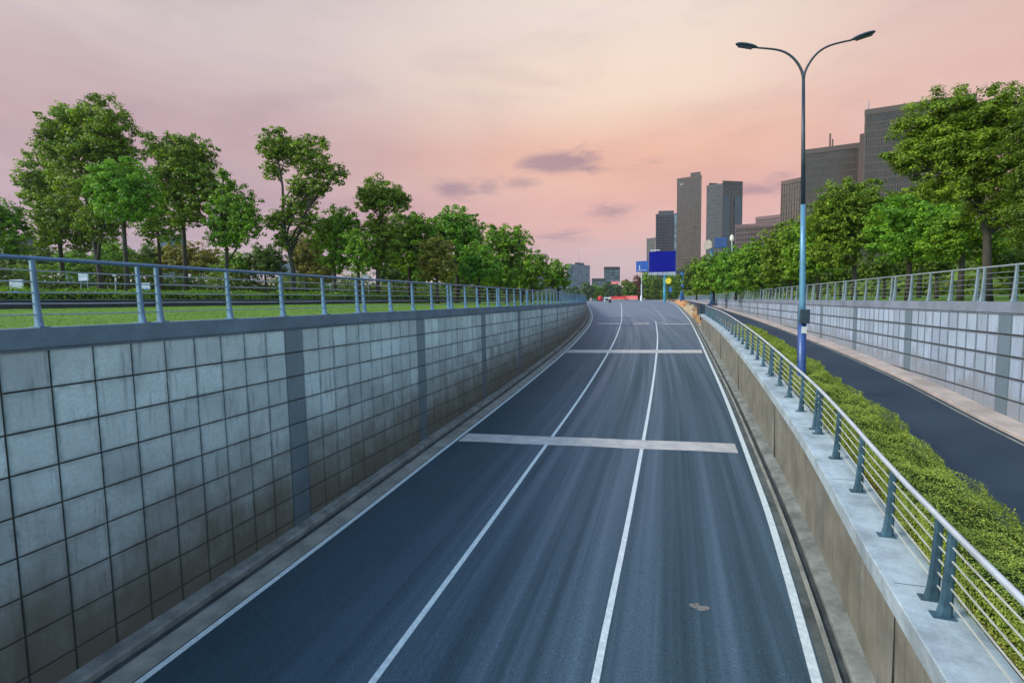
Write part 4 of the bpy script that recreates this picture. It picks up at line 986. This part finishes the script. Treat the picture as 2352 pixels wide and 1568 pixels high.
# posts
Y = 165.; base = atY(1567, 690, Y); t = thing('blue_post', 'plain thick blue post between billboard and sign column', 'post', tuple(base))
c = atY(1566, 626, Y)-base; b = MB(); b.tube([(0, 0, -.4), (c[0], 0, c[2])], [.62, .5], 12); b.build('column', 'post_blue', t, smooth=True)
b = MB(); b.box(-2.0, -.3, c[2]-.5, .9, .3, c[2]+.6); b.build('camera_bracket', 'pole_dark', t)
Y = 150.; base = atY(1538, 690, Y); t = thing('yellow_sign', 'round yellow warning sign on thin post under the billboard', 'sign', tuple(base))
c = atY(1535, 645, Y)-base; b = MB(); b.tube([(0, 0, -.4), (c[0], 0, c[2]-.5)], .09, 8); b.build('post', 'pole_dark', t)
b = MB(); b.tube([(c[0], -.2, c[2]), (c[0], -.1, c[2])], .85, 16); b.build('sign_disc', 'yellow', t)
b = MB(); b.box(-.2, -.15, c[2]-3.2, .7, -.05, c[2]-1.8); b.build('lower_plate', 'post_blue', t)
Y = 205.; base = atY(1473, 686, Y); t = thing('slim_post', 'slim white post right of the pink barrier', 'post', tuple(base))
b = MB(); b.tube([(0, 0, -.8), (0, 0, 1.2), (0, 0, 1.3), (0, 0, 6.)], [.42, .4, .16, .12], 10); b.build('shaft', 'white', t)
b = MB(); b.box(-.25, -.2, 6., .45, .2, 6.25); b.build('lamp_head', 'pole_dark', t)
Y = 240.; base = atY(1415, 688, Y); t = thing('banner', 'small red and white banner on posts above the red barriers', 'banner', tuple(base))
a = atY(1404, 646, Y)-base; c = atY(1426, 652, Y)-base; b = MB(); b.box(a[0], -.1, c[2], c[0]-1.2, .05, a[2]); b.build('banner_cloth', 'pink_red', t)
b = MB(); b.box(c[0]-1.15, -.1, c[2]-.6, c[0], .05, a[2]-.3); b.box(a[0]+.4, -.14, c[2]+.45, c[0]-2, -.102, c[2]+.8); b.build('banner_edge', 'cream', t)
b = MB(); b.tube([(a[0]+.3, .3, 0), (a[0]+.3, .3, a[2])], .1, 6); b.tube([(c[0]-.4, .3, 0), (c[0]-.4, .3, a[2])], .1, 6); b.build('post', 'pole_dark', t)
# road barriers
def barrier(label, xl, xr, yb, yt, Y, mat):
    a = atY(xl, yb, Y); c = atY(xr, yt, Y); L = c[0]-a[0]; H = c[2]-a[2]
    t = thing('road_barrier', label, 'barrier', (a[0], Y, a[2]), 'barriers across the road end')
    b = MB(); pr = [(-.45, 0), (-.45, H*.18), (-.22, H*.45), (-.16, H*.95), (-.1, H), (.1, H), (.16, H*.95), (.22, H*.45), (.45, H*.18), (.45, 0)]
    xs = [0, .15, L*.32, L*.34, L*.36, L*.64, L*.66, L*.68, L-.15, L]; sc = [.8, 1, 1, .7, 1, 1, .7, 1, 1, .8]; vs = []; fs = []
    for x, s in zip(xs, sc):
        for y, z in pr: vs.append((x, y*s, z))
    n = len(pr)
    for i in range(len(xs)-1):
        for k in range(n): k2 = (k+1) % n; fs.append((i*n+k, i*n+k2, (i+1)*n+k2, (i+1)*n+k))
    fs.append(tuple(range(n))); fs.append(tuple((len(xs)-1)*n+k for k in range(n))); b.add(vs, fs); fixn(b.build('shell', mat, t))
    b = MB(); b.box(.3, -.5, H*.05, L-.3, -.46, H*.22); b.build('reflective_strip', 'cream', t)
barrier('long bright red plastic barrier across the road end', 1404, 1437, 689, 680, 225, 'red')
barrier('paler pinkish barrier to the right of the red one', 1437, 1465, 689, 679, 226, 'pink_red')
Y = 215.; a = atY(1379, 692, Y); t = thing('red_drum', 'red round drum on a dark base left of the barriers', 'drum', tuple(a))
b = MB(); b.tube([(0, 0, .35), (0, 0, .6), (0, 0, 1.7), (0, 0, 2.2)], [.95, 1.05, 1.05, .8], 14); b.build('drum_body', 'red', t, smooth=False)
b = MB(); b.box(-.9, -.9, 0, .9, .9, .35); b.build('drum_base', 'black', t)
Y = 213.; a = atY(1388, 692, Y); t = thing('trestle', 'striped black and white trestle beside the red drum', 'barrier', tuple(a))
for i, (z, m_) in enumerate([(.9, 'black'), (1.3, 'white'), (1.7, 'black')]):
    b = MB(); b.box(0, -.15, z, 3.0, -.08, z+.34); b.build('board', m_, t)
for x in (.2, 2.8):
    b = MB(); b.tube([(x, -.7, 0), (x, 0, 1.9)], .09, 6); b.build('leg', 'white', t)
    b = MB(); b.tube([(x, .7, 0), (x, 0, 1.9)], .09, 6); b.build('leg', 'white', t)
Y = 212.; a = atY(1401, 684, Y); a[2] = ZR(212); t = thing('sandbag', 'cream sack on a stand at the left end of the red barrier', 'sack', tuple(a))
b = MB(); b.tube([(0, 0, z) for z in (1.2, 1.3, 1.8, 2.2, 2.5)], [.2, .6, .7, .45, .1], 8); b.build('sack', 'cream', t, smooth=True)
b = MB(); b.box(-.5, -.4, 0, .5, .4, 1.2); b.build('stand', 'black', t)
# earth heaps and dark hoarding where the median railing ends
def mound(label, s0, s1, xa, xb, zf, hh, mat, seed):
    rs = np.random.default_rng(seed); t_ = MB(); vs = []; fs = []; ns = 28; nx = 9
    xc = .5*(xa+xb)
    P0 = (XR((s0+s1)/2)+xc, (s0+s1)/2, zf((s0+s1)/2))
    for i in range(ns+1):
        s = s0+(s1-s0)*i/ns; e = math.sin(math.pi*min(1, max(0, i/ns)))**.4
        for j in range(nx+1):
            u = j/nx; x = XR(s)+xa+(xb-xa)*u
            z = zf(s)+hh*e*math.sin(math.pi*u)**.8*(.75+.35*math.sin(s*.9+seed)*math.cos(u*5+s*.4))+rs.normal()*.04*e
            if j in (0, nx) or i in (0, ns): z = zf(s)-.3
            vs.append((x-P0[0], s-P0[1], z-P0[2]))
    for i in range(ns):
        for j in range(nx): a = i*(nx+1)+j; fs.append((a, a+1, a+nx+2, a+nx+1))
    t_.add(vs, fs); o = t_.build('earth_heap', mat, smooth=True); o.location = P0; tag(o, label, 'earth heap', 'earth heaps at the end of the median')
newmat('earth_tan', m_conc((.40, .30, .19), .4, .5)); newmat('earth_orange', m_conc((.50, .23, .09), .35, .5))
mound('yellowish brown heap of earth at the foot of the dark hoarding', 76, 98, .55, 1.9, lambda s: (ZM(s)+ZR(s))/2, 1.25, 'earth', 1)
mound('tan heap of earth right of the road beyond the hoarding', 98, 138, .6, 3.2, lambda s: ZR(s)+.2, 1.55, 'earth_tan', 2)
mound('orange heap of earth farthest along the road edge', 139, 196, .6, 4.0, lambda s: ZR(s)+.1, 1.5, 'earth_orange', 3)
s0 = 76.; t = thing('hoarding', 'dark hoarding panels closing the end of the median railing', 'hoarding', (XR(s0)+.8, s0, ZM(s0)-.4))
for i in range(4):
    b = MB(); b.box(.05+i*.0, i*3.0, 0, .15, i*3.0+2.9, 1.9); bevel(b.build('panel', 'black', t), .02)
b = MB(); b.box(-.1, -.12, -.5, 1.3, -.02, 1.75); b.build('end_panel', 'pole_dark', t)
b = MB(); b.tube([(1.3, -.05, -.5), (1.3, -.05, 2.2)], .12, 8); b.build('post', 'pole_blue', t)

# ------------------------------------------------------------------ things beyond the lawn hedge
def car(label, px, py, Y, heading, mat, L=4.4):
    a = atY(px, py, Y); a[2] = gz(22)+.0
    t = thing('parked_car', label, 'car', tuple(a), 'cars beyond the hedge', heading)
    prof = [(-.5, .35), (-.5, .75), (-.47, .88), (-.28, .95), (-.16, 1.38), (.12, 1.42), (.26, .98), (.44, .88), (.5, .72), (.5, .35)]
    b = MB(); vs = []; fs = []; n = len(prof)
    for y, sc in ((-.86, .0), (-.80, .03), (.80, .03), (.86, .0)):
        for u, z in prof: vs.append((u*L, y*(.82 if z > 1.2 else 1), z+(.0 if sc == 0 else sc)))
    for i in range(3):
        for k in range(n): k2 = (k+1) % n; fs.append((i*n+k, i*n+k2, (i+1)*n+k2, (i+1)*n+k))
    fs.append(tuple(range(n))); fs.append(tuple(3*n+k for k in range(n))); b.add(vs, fs); fixn(b.build('body', mat, t))
    for y in (-.83, .80):
        b = MB(); q = [(-.25, .97), (-.15, 1.32), (.11, 1.34), (.22, .98)]; b.add([(u*L, y*1.02, z) for u, z in q]+[(u*L, y*1.02+.04, z) for u, z in q], [(0, 1, 2, 3), (7, 6, 5, 4), (0, 4, 5, 1), (1, 5, 6, 2), (2, 6, 7, 3), (3, 7, 4, 0)]); b.build('window', 'car_glass', t)
    for u in (-.31, .31):
        for y in (-.82, .62):
            b = MB(); b.tube([(u*L, y, .33), (u*L, y+.2, .33)], .33, 16); b.build('wheel', 'tyre', t)
    b = MB(); b.box(.49*L, -.7, .62, .505*L, -.4, .76); b.build('headlight', 'lamp_glass', t)
    b = MB(); b.box(.49*L, .4, .62, .505*L, .7, .76); b.build('headlight', 'lamp_glass', t)
plain('car_white', (.62, .66, .72), .3, 0, .05, 1.); plain('car_blue', (.08, .16, .42), .3, 0, .05, 1.); plain('car_silver', (.35, .38, .42), .3, .3, .05, 1.)
car('white car left of the tallest tree trunk beyond the hedge', 205, 690, 30.5, 1.2, 'car_white')
car('blue car just right of the tallest tree trunk beyond the hedge', 262, 690, 32.5, 1.2, 'car_blue')
car('silver car behind the hedge below the forked tree', 480, 695, 42, 1.25, 'car_silver')
car('white car behind the hedge below the tall sparse tree', 640, 695, 56, 1.3, 'car_white')
def boardsign(label, xl, yt, xr, yb, Y, m1, m2):
    a = atY(xl, yt, Y); c = atY(xr, yb, Y); bx = (a[0]+c[0])/2
    t = thing('notice_board', label, 'notice board', (bx, Y, .4), 'boards beyond the hedge'); w = (c[0]-a[0])/2; H = a[2]-.4
    b = MB(); b.box(-w, -.05, c[2]-.4, w, .05, H); bevel(b.build('board', m1, t), .02)
    b = MB(); b.box(-w*.85, -.07, c[2]-.4+(a[2]-c[2])*.08, w*.85, -.052, c[2]-.4+(a[2]-c[2])*.42); b.build('lower_panel', m2, t)
    for x in (-w*.7, w*.7):
        b = MB(); b.tube([(x, 0, -.1), (x, 0, c[2]-.4)], .04, 8); b.build('leg', 'rail_steel', t)
plain('board_grey', (.30, .35, .42), .7, 0, .2, 2.)
boardsign('pale grey and azure board near the left photo edge', 22, 643, 56, 678, 26, 'board_grey', 'sign_azure')
boardsign('small pale grey board with blue foot beyond the third railing post', 322, 650, 346, 672, 34, 'board_grey', 'sign_azure')
boardsign('wide pale board partly hidden by the tallest trunk', 180, 628, 204, 645, 38, 'board_grey', 'letter_pale')
boardsign('small pale grey board above the handrail right of the bright tree', 833, 632, 848, 642, 62, 'board_grey', 'letter_pale')
# slim garden lamps on the lawn
for px, Y, lb in [(268, 30, 'thin pale garden pole beyond the hedge near the tallest trunk'), (648, 50, 'thin pale garden pole left of the tall sparse trunk'), (760, 58, 'thin pale garden pole left of the bright green tree trunk')]:
    a = atY(px, 690, Y); t = thing('garden_pole', lb, 'pole', (a[0], Y, .4), 'thin poles beyond the hedge')
    b = MB(); b.tube([(0, 0, 0), (0, 0, 2.6)], [.05, .035], 8); b.build('shaft', 'rail_steel', t); b = MB(); b.tube([(0, 0, 2.6), (0, 0, 2.64), (0, 0, 2.8)], [.06, .14, .1], 8); b.build('lamp_cap', 'white', t)

# ------------------------------------------------------------------ evening haze
def m_haze():
    m = bpy.data.materials.new('haze_air'); m.use_nodes = True; T = NT(m.node_tree); out = T.new('ShaderNodeOutputMaterial')
    v = T.new('ShaderNodeVolumePrincipled'); v.inputs['Color'].default_value = (.92, .86, .92, 1); v.inputs['Density'].default_value = .00011; v.inputs['Anisotropy'].default_value = .2
    T.link(v.outputs[0], out.inputs['Volume']); MATS['haze_air'] = m
m_haze()
b = MB(); b.box(-1900, -450, -9, 1900, 1900, 190); stuff(b.build('haze', 'haze_air'), 'thin evening haze over the far towers', 'haze')
